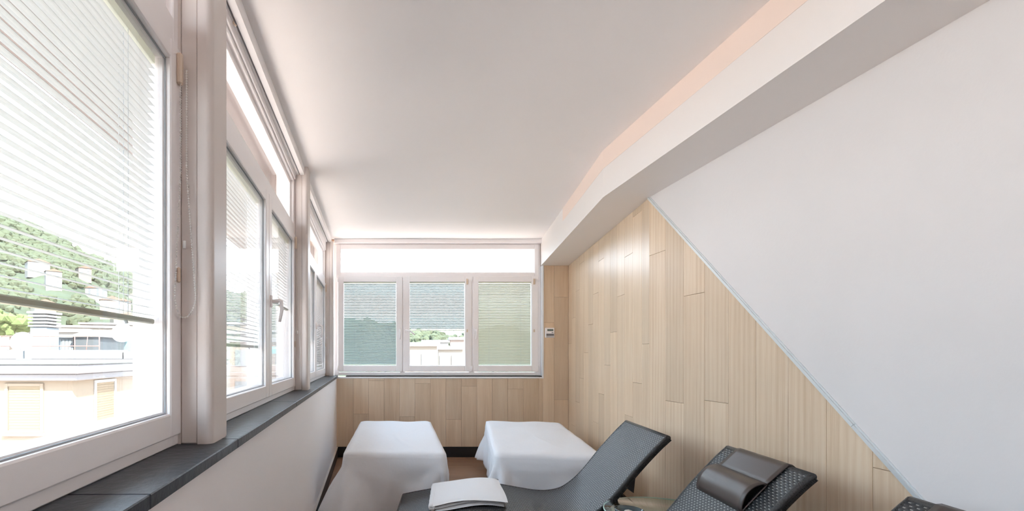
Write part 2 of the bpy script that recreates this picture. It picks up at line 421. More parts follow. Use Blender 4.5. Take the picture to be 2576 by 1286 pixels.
# two-step satin trim on the slant
dirv = Vector((0, -1, -LS)).normalized(); nrm = Vector((0, -LS, 1)).normalized()   # along, up-slope normal in the wall plane
def strip(w0, w1, d0, d1, t0, t1, mtl, name):
    p0 = Vector((XN, 3.504, 2.438)); V = []
    for t in (t0, t1):
        for ww in (w0, w1):
            for d in (d0, d1):
                q = p0 + dirv*t + nrm*ww; V.append((XN - d, q.y, q.z))
    MB().add(V, [(0, 1, 3, 2), (4, 6, 7, 5), (0, 4, 5, 1), (2, 3, 7, 6), (0, 2, 6, 4), (1, 5, 7, 3)]).build(name, mtl, wr)
for (t0, t1) in ((0.0, 2.077), (2.079, 3.5)):
    strip(-0.011, 0.003, -0.001, 0.010, t0, t1, M['trim'], 'trim_strip')
    strip(0.003, 0.010, -0.001, 0.0045, t0, t1, M['trim'], 'trim_strip_step')

# back wall
wb = empty('wall_back'); struct(wb, 'back wall of pale oak planks around the wide window')
WX1 = 2.097; WZ0 = 1.012
MB().box(-0.9, 2.75, YB+0.009, YB+0.30, 0, WZ0).build('wall_core', M['joint'], wb)
MB().box(WX1+.006, 2.75, YB+0.009, YB+0.30, WZ0, 2.9).build('wall_core', M['joint'], wb)
MB().box(-0.9, WX1+.006, YB+0.009, YB+0.30, ZC-.01, 2.9).build('wall_core', M['joint'], wb)
fback = lambda a, b, h: (a, YB+0.009-h, b)
S = 197.7
for k in range(15):
    x0 = (849.5+38.9*k-949)/S; x1 = x0+PW
    if k % 3 == 1: jy = 1041.8+7*(k-1)/3
    elif k % 3 == 2: jy = 958+7*(k-2)/3
    else: jy = 1125+7*k/3
    if k == 14: jy = 1006
    jz = 1.3-(jy-893)/S
    if k == 0: x0 = -0.56
    if k < 12: column(x0, x1, jz, 0.13, WZ0-.004, fback, wb)
    elif k == 12: column(x0, x1, jz, 0.13, WZ0-.004, fback, wb)
    elif k == 13:
        column(x0, WX1+.008, jz, 0.13, WZ0-.004, fback, wb); column(WX1+.008, x1, jz, 0.13, ZBEAM, fback, wb)
    else: column(x0, XF, jz, 0.13, ZBEAM, fback, wb)

wre = MB(); wre.box(-0.9, 2.75, YR-.2, YR, 0, 2.9); struct(wre.build('wall_rear', M['plaster']), 'plain white wall behind the camera')

# left parapet wall below the windows
wlf = empty('wall_left'); struct(wlf, 'white plastered parapet wall below the window line')
MB().box(-0.22, 0.128, YR, YB+0.2, 0, 1.006).build('parapet', M['plaster'], wlf, ML)
tr = empty('trim_1'); struct(tr, 'dark slate window sill running along the left wall')
js = [YR, -2.0, -0.9, 0.30, 0.912, 1.515, 2.72, 3.93, 5.14, YB+.05]
for p, q in zip(js[:-1], js[1:]):
    MB().box(-0.10, 0.143, p+.0012, q-.0012, 1.007, 1.037, ch=0.0025).build('slate_slab', M['slate'], tr, ML)
t2 = empty('trim_2'); struct(t2, 'dark slate sill under the back window')
MB().box(-0.40, WX1-.004, YB-.006, YB+0.10, 1.020, 1.034, ch=.002).build('slate_slab', M['slate'], t2)
M['wtrim'] = mat('white_window_trim', (0.78, 0.80, 0.82), 0.5)
t3 = MB(); t3.box(-0.505, WX1+.012, YB-.008, YB+.004, 1.000, 1.017, ch=.002); t3.box(WX1, WX1+.020, YB-.010, YB+.08, 1.000, ZBEAM, ch=.002)
struct(t3.build('trim_3', M['wtrim']), 'white strip around the foot and side of the back window')

# baseboards
b1 = MB(); b1.box(-0.51, XF, YB-0.016, YB-.0005, 0, 0.13, ch=.002); struct(b1.build('baseboard_back', M['black']), 'black baseboard along the back wall')
b2 = MB(); b2.box(0.1285, 0.145, YR+.01, YB-.02, 0, 0.122, ch=.002)
o = b2.build('baseboard_left', [M['black']], None, ML); struct(o, 'black baseboard along the parapet wall')
b2c = MB(); b2c.box(0.1285, 0.147, YR+.01, YB-.02, 0.1225, 0.132); b2c.build('cap_strip', M['vinyl'], o, Matrix())
b3 = MB()
b3.prism([(XN, YR), (XN, YK), (XF, YB-.02), (XF-.016, YB-.02), (XN-.016, YK), (XN-.016, YR)], lambda a, b, h: (a, b, h), 0, 0.128)
struct(b3.build('baseboard_right', M['black']), 'black baseboard along the wood wall')

# pillars between the windows
def pillar(name, s0, s1, label, full=True):
    root = empty(name, mw=ML); struct(root, label)
    zt = 2.72
    m = MB(); m.box(-0.14, 0.0, s0, s1, 1.0375, 2.80); m.box(0, 0.050, s0, s1, 1.0375, zt, ch=.004); m.build('pillar_core', M['pillar'], root)
    m = MB(); n = 8; c = 0.022
    pts = [(0.050, s0-.003), (0.093-c, s0-.003)] + [(0.093-c+c*math.sin(k*PI/2/n), s0-.003+c-c*math.cos(k*PI/2/n)) for k in range(1, n+1)] + [(0.093, s1-.012), (0.050, s1-.012)]
    m.prism(pts, lambda a, b, h: (a, b, h), 1.0375, zt); m.build('corner_cover', M['pillar'], root)
    if full:
        MB().box(0.060, 0.090, s1-.010, s1+.004, 1.0375, zt, ch=.002).build('edge_strip', M['pillar'], root)
    return root
pillar('pillar', 1.425, 1.572, 'white pillar between the large near window and the two-sash window')
pillar('pillar', 3.600, 3.747, 'white pillar between the second and third side windows')
pillar('pillar', 6.045, 6.165, 'white corner pillar where the side windows meet the back window', False)
pillar('pillar', -0.60, -0.45, 'white pillar beside the camera')
pillar('pillar', -3.15, -3.0, 'white pillar by the rear wall', False)

# ------------------------------------------------------------------ windows
def ring(mb_, a0, a1, z0, z1, wa0, wa1, wz0, wz1, d0, d1, f, ch=.003, mi=0):
    """rectangular frame: outer a0..a1,z0..z1, member widths, depth d0..d1; f maps (a,d,z)"""
    def bx(p0, p1, q0, q1):
        t = MB().box(p0, p1, d0, d1, q0, q1, ch=ch); mb_.add([f(*v) for v in t.v], t.f, mi)
    bx(a0, a0+wa0, z0, z1); bx(a1-wa1, a1, z0, z1); bx(a0+wa0, a1-wa1, z0, z0+wz0); bx(a0+wa0, a1-wa1, z1-wz1, z1)
def make_handle(f, a, d, z, parent, side=1, turned=False):
    """rosette on the sash face, neck and a curved lever hanging down"""
    m = MB(); t = MB().box(a-.014, a+.014, d, d+.010, z-.035, z+.035, ch=.004); m.add([f(*v) for v in t.v], t.f)
    m.tube([f(a, d+.008, z), f(a, d+.045, z)], 0.011, 10)
    if turned: pts = [(a, d+.045, z), (a+.05*side, d+.055, z-.012), (a+.11*side, d+.050, z-.06)]
    else: pts = [(a, d+.040, z+.006), (a+.004, d+.058, z), (a+.004, d+.062, z-.045), (a+.002, d+.056, z-.085), (a, d+.050, z-.115)]
    m.tube([f(*p) for p in pts], [.011, .0115, .010, .009, .008][:len(pts)] if len(pts) > 3 else [.010, .010, .008], 10)
    m.build('handle', M['pvc'], parent)
SLAT_MESH = {}
def make_blind(f, a0, a1, zt, zb, d, tilt, label, mtl, group, width=0.0215, pitch=0.0207, gather=False, railm=None):
    """slatted blind between the panes; f maps (a,d,z). slats individually"""
    root = empty('venetian_blind'); tag(root, label, 'blind', group)
    m = MB(); t = MB().box(a0+.002, a1-.002, d-.011, d+.011, zt-.022, zt, ch=.002); m.add([f(*v) for v in t.v], t.f); m.build('head_rail', M['railw'], root)
    # slat mesh about its own centre
    c, s_ = math.cos(tilt), math.sin(tilt)
    prof = []
    for k in range(4):
        x = (-0.5 + k/3)*width; h = 0.0016*(1-(2*x/width)**2)
        prof.append((x, h))
    prof2 = prof + [(x, h-0.0004) for x, h in prof[::-1]]
    V = []; F = []; n = len(prof2); A = (a1-a0)/2-.004
    org = Vector(f((a0+a1)/2, d, 0))
    for aa in (-A, A):
        for x, h in prof2:
            dd = x*c - h*s_; zz = x*s_ + h*c
            V.append(Vector(f((a0+a1)/2+aa, d+dd, zz)) - org)
    for i in range(n): F.append((i, (i+1) % n, n+(i+1) % n, n+i))
    F += [tuple(range(n))[::-1], tuple(range(n, 2*n))]
    sm = MB().add(V, F)
    z = zt-.036; first = None
    while z > zb+0.022:
        if first is None: first = sm.build('slat', mtl, root); first.location = org + Vector((0, 0, z))
        else:
            o = first.copy(); C.objects.link(o); o.parent = root; o.location = org + Vector((0, 0, z))
        z -= pitch
    m = MB(); t = MB().box(a0+.003, a1-.003, d-.010, d+.010, zb, zb+.014, ch=.003); m.add([f(*v) for v in t.v], t.f)
    m.build('bottom_rail', railm or M['railw'], root)
    for fr in (0.2, 0.8):
        aa = a0 + (a1-a0)*fr; m = MB()
        for dd in (-.0075, 0, .0075): m.tube([f(aa + dd, d+dd, zt-.02), f(aa + dd, d+dd, zb+.005)], 0.0007, 4, smooth=False)
        m.tube([f(aa, d+.004, zb), f(aa, d+.006, zb-.008)], 0.006, 6)
        m.build('ladder_cord', M['cord'], root)
    return root

fl_ = lambda a, d, z: (ML @ Vector((d, a, z)))[:]
ZS0, ZS1 = 1.067, 2.192; ZT0, ZT1 = 2.268, 2.528
def window_bay(n, s0, s1, meets, label, handles=()):
    root = empty('window_%d' % n); struct(root, label)
    m = MB()
    ring(m, s0, s1, 1.0375, 2.80, .045, .045, .055, .215, -.115, -.008, fl_)
    t = MB().box(s0+.045, s1-.045, -.115, -.008, 2.172, ZT0, ch=.003); m.add([fl_(*v) for v in t.v], t.f)
    # glazing beads round the transom
    ring(m, s0+.040, s1-.040, ZT0-.006, ZT1+.06, .03, .03, .012, .03, -.075, -.030, fl_)
    t = MB().box(s0+.02, s1-.02, -.008, .004, 2.600, 2.80, ch=.002); m.add([fl_(*v) for v in t.v], t.f)
    for mt in meets:
        t = MB().box(mt-.03, mt+.03, -.115, -.020, 1.09, 2.20, ch=.003); m.add([fl_(*v) for v in t.v], t.f)
    m.build('frame', M['pvc'], root)
    t = MB().box(s0+.04, s1-.04, -.056, -.050, ZT0-.01, ZT1+.07); MB().add([fl_(*v) for v in t.v], t.f).build('transom_pane', M['glass'], root)
    edges = [s0+.012] + [x for mt in meets for x in (mt-.004, mt+.004)] + [s1-.008]
    sash = []
    for i in range(0, len(edges), 2):
        a0, a1 = edges[i], edges[i+1]
        m = MB(); ring(m, a0, a1, ZS0, ZS1, .072, .072, .067, .060, -.090, 0.0, fl_, ch=.004)
        ring(m, a0+.066, a1-.066, ZS0+.061, ZS1-.054, .012, .012, .012, .012, -.086, -.018, fl_, ch=.004)
        so = m.build('sash', M['pvc'], root)
        g = MB(); ring(g, a0+.0705, a1-.0705, ZS0+.0655, ZS1-.0585, .0045, .0045, .0045, .0045, -.0185, -.0145, fl_, ch=0)
        g.build('gasket', M['grey'], so)
        for d in (-.020, -.078):
            t = MB().box(a0+.074, a1-.074, d-.002, d+.002, ZS0+.069, ZS1-.062); MB().add([fl_(*v) for v in t.v], t.f).build('pane', M['glass'], so)
        sash.append((so, a0, a1))
    for (i, side) in handles:
        so, a0, a1 = sash[i]; make_handle(fl_, (a1-.036) if side else (a0+.034), 0.0, 1.60, so)
    return sash
s1_ = window_bay(1, -0.45, 1.425+.012, [0.49], 'large near side window with a slatted blind between its panes', [(0, 1)])
s2_ = window_bay(2, 1.572, 3.612, [2.672], 'second side window with two sashes and a lever handle', [(1, 0)])
s3_ = window_bay(3, 3.747, 6.055, [4.955], 'third side window next to the back corner', [(1, 0)])
s5_ = window_bay(5, -3.00, -0.60, [-1.8], 'unseen side window added behind the camera for more daylight')  # unseen bay, added to let more daylight into the room

def lblind(s, zb, tilt, label, group, mtl=M['slat_side'], railm=None):
    _, a0, a1 = s
    return make_blind(fl_, a0+.084, a1-.084, ZS1-.064, zb, -.049, tilt, label, mtl, group, railm=railm)
GL = 'venetian blinds inside the side windows'; GB = 'venetian blinds inside the back window'
lblind(s1_[1], 1.385, math.radians(-6), 'wide open-slatted blind with an olive bottom rail in the large near window', GL, railm=M['rail'])
lblind(s1_[0], 1.385, math.radians(-6), 'open-slatted blind in the half of the near window beside the camera', GL, railm=M['rail'])
lblind(s2_[0], 1.335, math.radians(-22), 'blind reaching lower in the first sash of the two-sash window', GL, railm=M['rail'])
lblind(s2_[1], 1.62, math.radians(-22), 'short blind in the handled sash of the two-sash window', GL, railm=M['rail'])
lblind(s3_[0], 1.42, math.radians(-50), 'part-lowered blind in the third side window, sash by the middle pillar', GL)
lblind(s3_[1], 1.16, math.radians(-50), 'fully lowered blind in the side sash next to the back corner', GL)

# back window
YS = 6.200
bx_ = lambda u: (u-949)*YS/FPX
bz_ = lambda v: 1.3-(v-893)*YS/FPX
fb = lambda a, d, z: (a, YS-d, z)       # d towards the room
root = empty('window_4'); struct(root, 'wide back window with a long transom over three sashes')
m = MB(); wx0, wx1 = -0.556, WX1-.002
ring(m, wx0, wx1, 1.036, ZC+.02, .06, .06, .040, .130, -.09, -.015, fb)
t = MB().box(wx0+.05, wx1-.05, -.09, -.015, bz_(706), bz_(684.5), ch=.003); m.add([fb(*v) for v in t.v], t.f)
ring(m, bx_(845), bx_(1356), bz_(700), bz_(615), .062, .055, .065, .060, -.06, -.006, fb)
for u in (1013, 1188): t = MB().box(bx_(u)-.03, bx_(u)+.03, -.09, -.02, 1.06, bz_(700), ch=.003); m.add([fb(*v) for v in t.v], t.f)
m.build('frame', M['pvc'], root)
t = MB().box(bx_(855), bx_(1349), -.046, -.040, bz_(689), bz_(625)); MB().add([fb(*v) for v in t.v], t.f).build('transom_pane', M['glass'], root)
m = MB(); m.box(wx0+.01, wx1, YB-.03, YS+.01, ZC-.050, ZC-.002, ch=.003); m.build('header_track', M['pvc'], root)
m = MB(); m.box(wx0+.01, wx1-.004, YB-.027, YB+.01, ZC-.0035, ZC+.004); m.build('track_slot', M['grey'], root)
m = MB(); m.box(wx1-.012, wx1+.02, YB-.035, YB-.002, ZC-.06, ZC-.004, ch=.003); o = m.build('track_end', M['leather'], root); o['label'] = 'dark brown end cap of the header track'
SB = [(850, 1012.2, 864, 997), (1014.2, 1186.5, 1031, 1170), (1189.5, 1354, 1204, 1338)]
bs = []
for i, (u0, u1, g0, g1) in enumerate(SB):
    a0, a1 = bx_(u0), bx_(u1); z0, z1 = bz_(935.5), bz_(695)
    m = MB(); ring(m, a0, a1, z0, z1, bx_(g0)-a0, a1-bx_(g1), bz_(920)-z0, z1-bz_(709), -.085, 0, fb, ch=.004)
    so = m.build('sash', M['pvc'], root)
    for d in (-.020, -.072):
        t = MB().box(bx_(g0)-.003, bx_(g1)+.003, d-.002, d+.002, bz_(921), bz_(708)); MB().add([fb(*v) for v in t.v], t.f).build('pane', M['glass'], so)
    m = MB()
    for zz in ((z0+.012, z0+.075), (z1-.075, z1-.012)):
        if i: m.tube([fb(a1+.004, .004, zz[0]), fb(a1+.004, .004, zz[1])], .006, 8)
        else: m.tube([fb(a0-.004, .004, zz[0]), fb(a0-.004, .004, zz[1])], .006, 8)
    m.build('hinge', M['pvc'], so)
    bs.append((so, bx_(g0), bx_(g1)))
make_handle(fb, bx_(1006), 0.0, 1.615, bs[0][0]); make_handle(fb, bx_(1021), 0.0, 1.615, bs[1][0], 1, True); make_handle(fb, bx_(1196), 0.0, 1.615, bs[2][0])
for i, (zb, tl, lb, mt_) in enumerate(((bz_(919.5), 61, 'fully lowered blind nearest the side windows in the back window', M['slat']),
                              (bz_(832), 61, 'half-raised blind in the middle sash of the back window', M['slat']),
                              (bz_(919.5), 74, 'cream tightly closed blind in the back window sash by the wood wall', M['slat_cream']))):
    make_blind(fb, bs[i][1]-.001, bs[i][2]+.001, bz_(708), zb, -.046, math.radians(-tl), lb, mt_, GB)
# small blind-cord housings and clips on the sashes
for u in (1175, 1343.5):
    a = bx_(u)
    MB().box(a-.012, a+.012, YS-.014, YS-.0005, bz_(716), bz_(702), ch=.003).build('cord_housing', M['beige'], bs[1][0] if u < 1200 else bs[2][0])
    MB().box(a-.008, a+.008, YS-.010, YS-.0005, bz_(836), bz_(829), ch=.003).build('cord_clip', M['beige'], bs[1][0] if u < 1200 else bs[2][0])

# bead chains hanging from the side-window blinds
def chain(s, ztop, zbot, spread, label, r=.0033, step=.0074, house=True):
    root = empty('bead_chain', mw=ML); tag(root, label, 'chain', 'bead chains of the blinds')
    if house:
        MB().box(.0003, .016, s-.022, s-.004, ztop-.045, ztop+.045, ch=.004).build('cord_housing', M['beige'], root)
        MB().box(.0003, .010, s-.020, s-.008, zbot+.10, zbot+.145, ch=.004).build('cord_clip', M['beige'], root)
    pts = []; N_ = 90
    for k in range(N_+1):
        t = k/N_; side = -1 if t < .5 else 1; q = abs(2*t-1)       # q 1 at the top, 0 at the loop
        z = zbot + (ztop-zbot)*q**2.2
        wd = spread*min(1.0, math.sqrt(max(0, (z-zbot)/0.055)))*max(0.15, 1-(z-zbot)/0.42*0.85) if z-zbot < .42 else spread*0.15
        f_ = wd/spread
        pts.append(Vector((.012 + (.033 if side > 0 else -.007)*f_*(spread/.044) + .004*(1+side), s - .010 + (.010 if side > 0 else -.038)*f_*(spread/.044), z)))
    # resample
    out = [pts[0]]; acc = 0
    for p, q in zip(pts[:-1], pts[1:]):
        L = (q-p).length; d = step-acc
        while d <= L: out.append(p + (q-p)*d/L); d += step
        acc = L-(d-step)
    m = MB()
    for p in out:
        V = [p+Vector(v)*r for v in ((1, 0, 0), (-1, 0, 0), (0, 1, 0), (0, -1, 0), (0, 0, 1), (0, 0, -1))]
        m.add(V, [(0, 2, 4), (2, 1, 4), (1, 3, 4), (3, 0, 4), (2, 0, 5), (1, 2, 5), (3, 1, 5), (0, 3, 5)], 0, True)
    o = m.build('beads', M['bead'], root)
    MB().tube(pts, .0008, 5).build('cord', M['bead'], root)
    MB().tube([(.02, s-.010, zbot+.20), (.02, s-.010, zbot+.222)], .0045, 8).build('joiner', M['bead'], root)
    return root
chain(1.412, 2.125, 1.408, .044, 'white looped bead chain hanging on the frame of the large near window')
chain(3.585, 2.125, 1.256, .026, 'thin bead chain hanging against the pillar beyond the two-sash window', r=.0026)
chain(6.010, 2.125, 1.30, .024, 'faint bead chain hanging near the back corner pillar', r=.0026)

# wall thermostat
tx0, tx1, tz0, tz1 = (1370.5-949)/S, (1393.5-949)/S, 1.3+43/S, 1.3+68/S
th_ = empty('thermostat', (tx0, YB, tz0)); tag(th_, 'small white wall thermostat with grey display on the wood beside the back window', 'thermostat')
Wt, Ht = tx1-tx0, tz1-tz0
MB().box(0, Wt, -.026, -.0008, 0, Ht, ch=.005).build('housing', M['pvc'], th_)
MB().box(Wt*.2, Wt*.85, -.028, -.0262, Ht*.66, Ht*.86).build('display', M['screen'], th_)
MB().box(Wt*.1, Wt*.92, -.028, -.0262, Ht*.05, Ht*.13).build('slot', M['grey'], th_)
MB().box(Wt*.66, Wt*.86, -.029, -.0262, Ht*.48, Ht*.56, ch=.001).build('button', M['grey'], th_)
MB().box(Wt*.1, Wt*.92, -.0275, -.0262, Ht*.18, Ht*.40).build('flap', M['cornice'], th_)
# ceiling hook by the slot
hk = MB(); hk.tube([(-.575, 1.94, 2.648), (-.575, 1.94, 2.628), (-.565, 1.94, 2.618)], .004, 6)
tag(hk.build('curtain_hook', M['beige']), 'tiny beige hook under the soffit over the two-sash window', 'hook')
# ------------------------------------------------------------------ massage beds and sheets
def bed(cx, cy_, rz, w_, l_, z_, label):
    r = empty('massage_bed', (cx, cy_, 0), rz); tag(r, label, 'bed', 'massage beds under white sheets')
    m = MB(); m.box(-w_/2+.02, w_/2-.02, -l_/2+.02, l_/2-.02, z_-.095, z_-.006, ch=.022); m.build('mattress', M['mattress'], r)
    m = MB(); ring(m, -w_/2+.05, w_/2-.05, -l_/2+.05, l_/2-.05, .05, .05, .05, .05, z_-.13, z_-.087, lambda a, d, z: (a, z, d)); m.build('frame', M['metal_black'], r)
    for sx_ in (-1, 1):
        for sy in (-1, 1):
            MB().tube([(sx_*(w_/2-.09), sy*(l_/2-.12), z_-.12), (sx_*(w_/2-.07), sy*(l_/2-.09), 0)], .02, 10).build('leg', M['metal_black'], r)
    return r
def sheet(cx, cy_, rz, w_, l_, z_, hem, flares, seed, label):
    """draped sheet: perimeter loop of a rounded rectangle, rings inward over the top and down the sides.
    flares: list of (angle position 0..4 perimeter unit by corner index, extra outwards, extra drop)"""
    rnd = random.Random(seed)
    hw, hl = w_/2, l_/2; rc = .05
    per = []   # (x,y,nx,ny,s)
    seg = [((hw-rc), -(hl-rc), -PI/2, 0), ((hw-rc), (hl-rc), 0, PI/2), (-(hw-rc), (hl-rc), PI/2, PI), (-(hw-rc), -(hl-rc), PI, 1.5*PI)]
    for i, (x, y, a0, a1) in enumerate(seg):
        for k in range(11):
            a = a0+(a1-a0)*k/10; per.append((x+rc*math.cos(a), y+rc*math.sin(a), math.cos(a), math.sin(a), i, 1-abs(k-5)/5))
        x2, y2, b0, _ = seg[(i+1) % 4]
        p = (x+rc*math.cos(a1), y+rc*math.sin(a1)); q = (x2+rc*math.cos(b0), y2+rc*math.sin(b0)); n = max(20, int(math.dist(p, q)/.022))
        for k in range(1, n):
            t = k/n; per.append((p[0]+(q[0]-p[0])*t, p[1]+(q[1]-p[1])*t, math.cos(a1), math.sin(a1), i + t, 0))
    n = len(per); V = []; F = []
    ph = [rnd.uniform(0, 6.28) for _ in range(8)]
    cum = [0]
    for i in range(n): cum.append(cum[-1]+math.dist(per[i][:2], per[(i+1) % n][:2])+ (0.01 if per[i][5] > 0 else 0))
    P = cum[-1]
    def corner(i):
        x, y = per[i][0], per[i][1]; out = []
        for ci, (cxs, cys) in enumerate(((1, -1), (1, 1), (-1, 1), (-1, -1))):
            d = math.hypot(x-cxs*hw, y-cys*hl); out.append(math.exp(-(d/.16)**2))
        return out
    NT, NS = 16, 22
    def wr_(x, y): return .005*math.sin(9*x+3*y+ph[0])*math.sin(4*y+ph[1]) + .0035*math.sin(17*x-11*y+ph[2])*math.sin(3*x+5*y) + .0025*math.sin(-6*x+13*y+ph[3])*math.sin(5*x-2*y+ph[4]) + .0035*math.exp(-((x+.35*y-.1*math.sin(3*y))/.022)**2)*math.exp(-((y+.3)/.4)**2) + .004*math.exp(-((x-.5*y-.12)/.020)**2)*math.exp(-((y-.25)/.35)**2)
    for r in range(1, NT+1):
        t = r/NT
        for i in range(n):
            x, y = per[i][0]*t, per[i][1]*t
            edge = max(0, (t-.93)/.07); V.append((x, y, z_ + wr_(x, y)*(1-edge*.5) - .012*edge*edge))
    for r in range(1, NS+1):
        q = r/NS
        for i in range(n):
            x, y, nx_, ny_, ci, ck = per[i]; cs = corner(i); s_ = cum[i]/P
            fl = 0.02; drop = 0; amp = .010
            for c_, (ef, ed, ea) in zip(cs, flares): fl += c_*ef; drop += c_*ed; amp += c_*ea
            zb = hem + .012*math.sin(2*PI*3*s_+ph[4]) - drop
            rip = math.sin(2*PI*17*s_+ph[5]) + .6*math.sin(2*PI*29*s_+ph[6]) + .35*math.sin(2*PI*47*s_+ph[7])
            soft = q**1.3
            H_ = z_-.012-max(zb, 0.004); dz = H_*q; m_ = min(1.0, dz/.085); b_ = max(0.0, (dz-.085)/max(.05, H_-.085))
            cw = min(1.0, sum(cs))
            off = .010*min(1, q*8) - .012*min(1, b_*5) + fl*b_ + b_**.8*(.006*math.sin(2*PI*5*s_+ph[0]) + .008*math.sin(2*PI*11*s_+ph[5]+2*q) + .004*math.sin(2*PI*23*s_+ph[6])) + amp*cw*b_**.7*math.sin(2*PI*44*s_+ph[7])*.9
            zz = z_ - .012 - dz
            for (cxs, cys) in ((1, -1), (1, 1), (-1, 1), (-1, -1)):      # folds that fan out from the corners
                al = math.hypot(x-cxs*hw, y-cys*hl)
                if al < .9:
                    an = math.atan2(dz, al+.03); rr_ = math.hypot(dz, al)
                    off += .021*math.sin(8.5*an+ph[6]+cxs+1.7*cys)*min(1, rr_/.20)*max(0, 1-al/.9)*b_**.4
            if abs(dz-.215) < .012: off -= .003*(1-abs(dz-.215)/.012)
            V.append((x+nx_*off, y+ny_*off, zz))
    for r in range(NT+NS-1):
        for i in range(n): j = (i+1) % n; F.append((r*n+i, r*n+j, (r+1)*n+j, (r+1)*n+i))
    V.append((0, 0, z_)); c0 = len(V)-1
    for i in range(n): F.append((c0, i, (i+1) % n))
    ca, sa = math.cos(rz), math.sin(rz); W2 = []
    for x, y, z in V:                                    # the cloth rests against the parapet and its baseboard, never inside
        X, Y_ = cx+x*ca-y*sa, cy_+x*sa+y*ca
        X = max(X, -0.430-.014*Y_ + (.026 if z < .15 else .008)); X -= cx; Y_ -= cy_
        W2.append((X*ca+Y_*sa, -X*sa+Y_*ca, z))
    V = W2
    m = MB().add(V, F, 0, True); o = m.build('bed_sheet', M['sheet'])
    o.location = (cx, cy_, 0); o.rotation_euler = (0, 0, rz)
    md = o.modifiers.new('thick', 'SOLIDIFY'); md.thickness = .0015; md.offset = 1
    tag(o, label, 'sheet', 'white sheets over the massage beds')
    return o
# bed corners measured from the photograph: front edge 3.58, back edge 5.37
b1c = (0.168, 4.530); b1r = math.atan2(-0.075, 1.79)
bed(*b1c, b1r, .76, 1.80, .545, 'massage bed beside the parapet wall, covered by a long white sheet')
FL1 = [(.05, .10, .03), (.06, .02, .02), (.03, .05, .01), (.25, .12, .02)]
sheet(*b1c, b1r, .775, 1.815, .562, .05, FL1, 3, 'white sheet draped almost to the floor over the bed beside the parapet wall')
b2c_ = (1.44, 4.475); b2r = -0.185
bed(*b2c_, b2r, .77, 1.86, .545, 'massage bed beside the wood wall, covered by a white sheet')
FL2 = [(.05, .05, .03), (.04, .02, .02), (.09, .01, .03), (.16, .08, .05)]
sheet(*b2c_, b2r, .785, 1.875, .562, .13, FL2, 11, 'white sheet with a raised hem draped over the bed beside the wood wall')

# ------------------------------------------------------------------ wicker loungers
PROF = [(0.198, .237), (0.30, .263), (0.41, .287), (0.52, .312), (0.64, .336), (0.746, .348), (0.82, .350), (0.89, .345), (1.00, .329), (1.115, .313), (1.17, .308),
        (1.227, .309), (1.285, .319), (1.337, .337), (1.39, .375), (1.447, .428), (1.515, .512), (1.582, .605), (1.635, .672), (1.689, .737), (1.735, .789), (1.776, .83)]
PHI = math.radians(8.6)
KS = 0.957
prof = [((x-1.776)/math.cos(PHI)*KS, 1.3-(1.3-z)*KS) for x, z in PROF]
# dense smooth curve by Catmull-Rom, then equal arc length
def cr_(p0, p1, p2, p3, t):
    return tuple(0.5*((2*p1[k]) + (-p0[k]+p2[k])*t + (2*p0[k]-5*p1[k]+4*p2[k]-p3[k])*t*t + (-p0[k]+3*p1[k]-3*p2[k]+p3[k])*t**3) for k in range(2))
dense = []
for i in range(len(prof)-1):
    p0 = prof[max(0, i-1)]; p1 = prof[i]; p2 = prof[i+1]; p3 = prof[min(len(prof)-1, i+2)]
    for k in range(12): dense.append(cr_(p0, p1, p2, p3, k/12))
dense.append(prof[-1]); D = np.array(dense)
for _ in range(30): D[1:-1] = (D[:-2]+2*D[1:-1]+D[2:])/4
arc = np.concatenate([[0], np.cumsum(np.linalg.norm(np.diff(D, axis=0), axis=1))]); LT = arc[-1]
def at(q):
    """profile point and normal at arc length q measured from the head end"""
    s_ = LT-np.asarray(q, float); x = np.interp(s_, arc, D[:, 0]); z = np.interp(s_, arc, D[:, 1])
    e = 0.01; x1 = np.interp(s_-e, arc, D[:, 0]); x2 = np.interp(s_+e, arc, D[:, 0]); z1 = np.interp(s_-e, arc, D[:, 1]); z2 = np.interp(s_+e, arc, D[:, 1])
    tx, tz = x2-x1, z2-z1; l = np.hypot(tx, tz); return x, z, -tz/l, tx/l
TH = 0.034
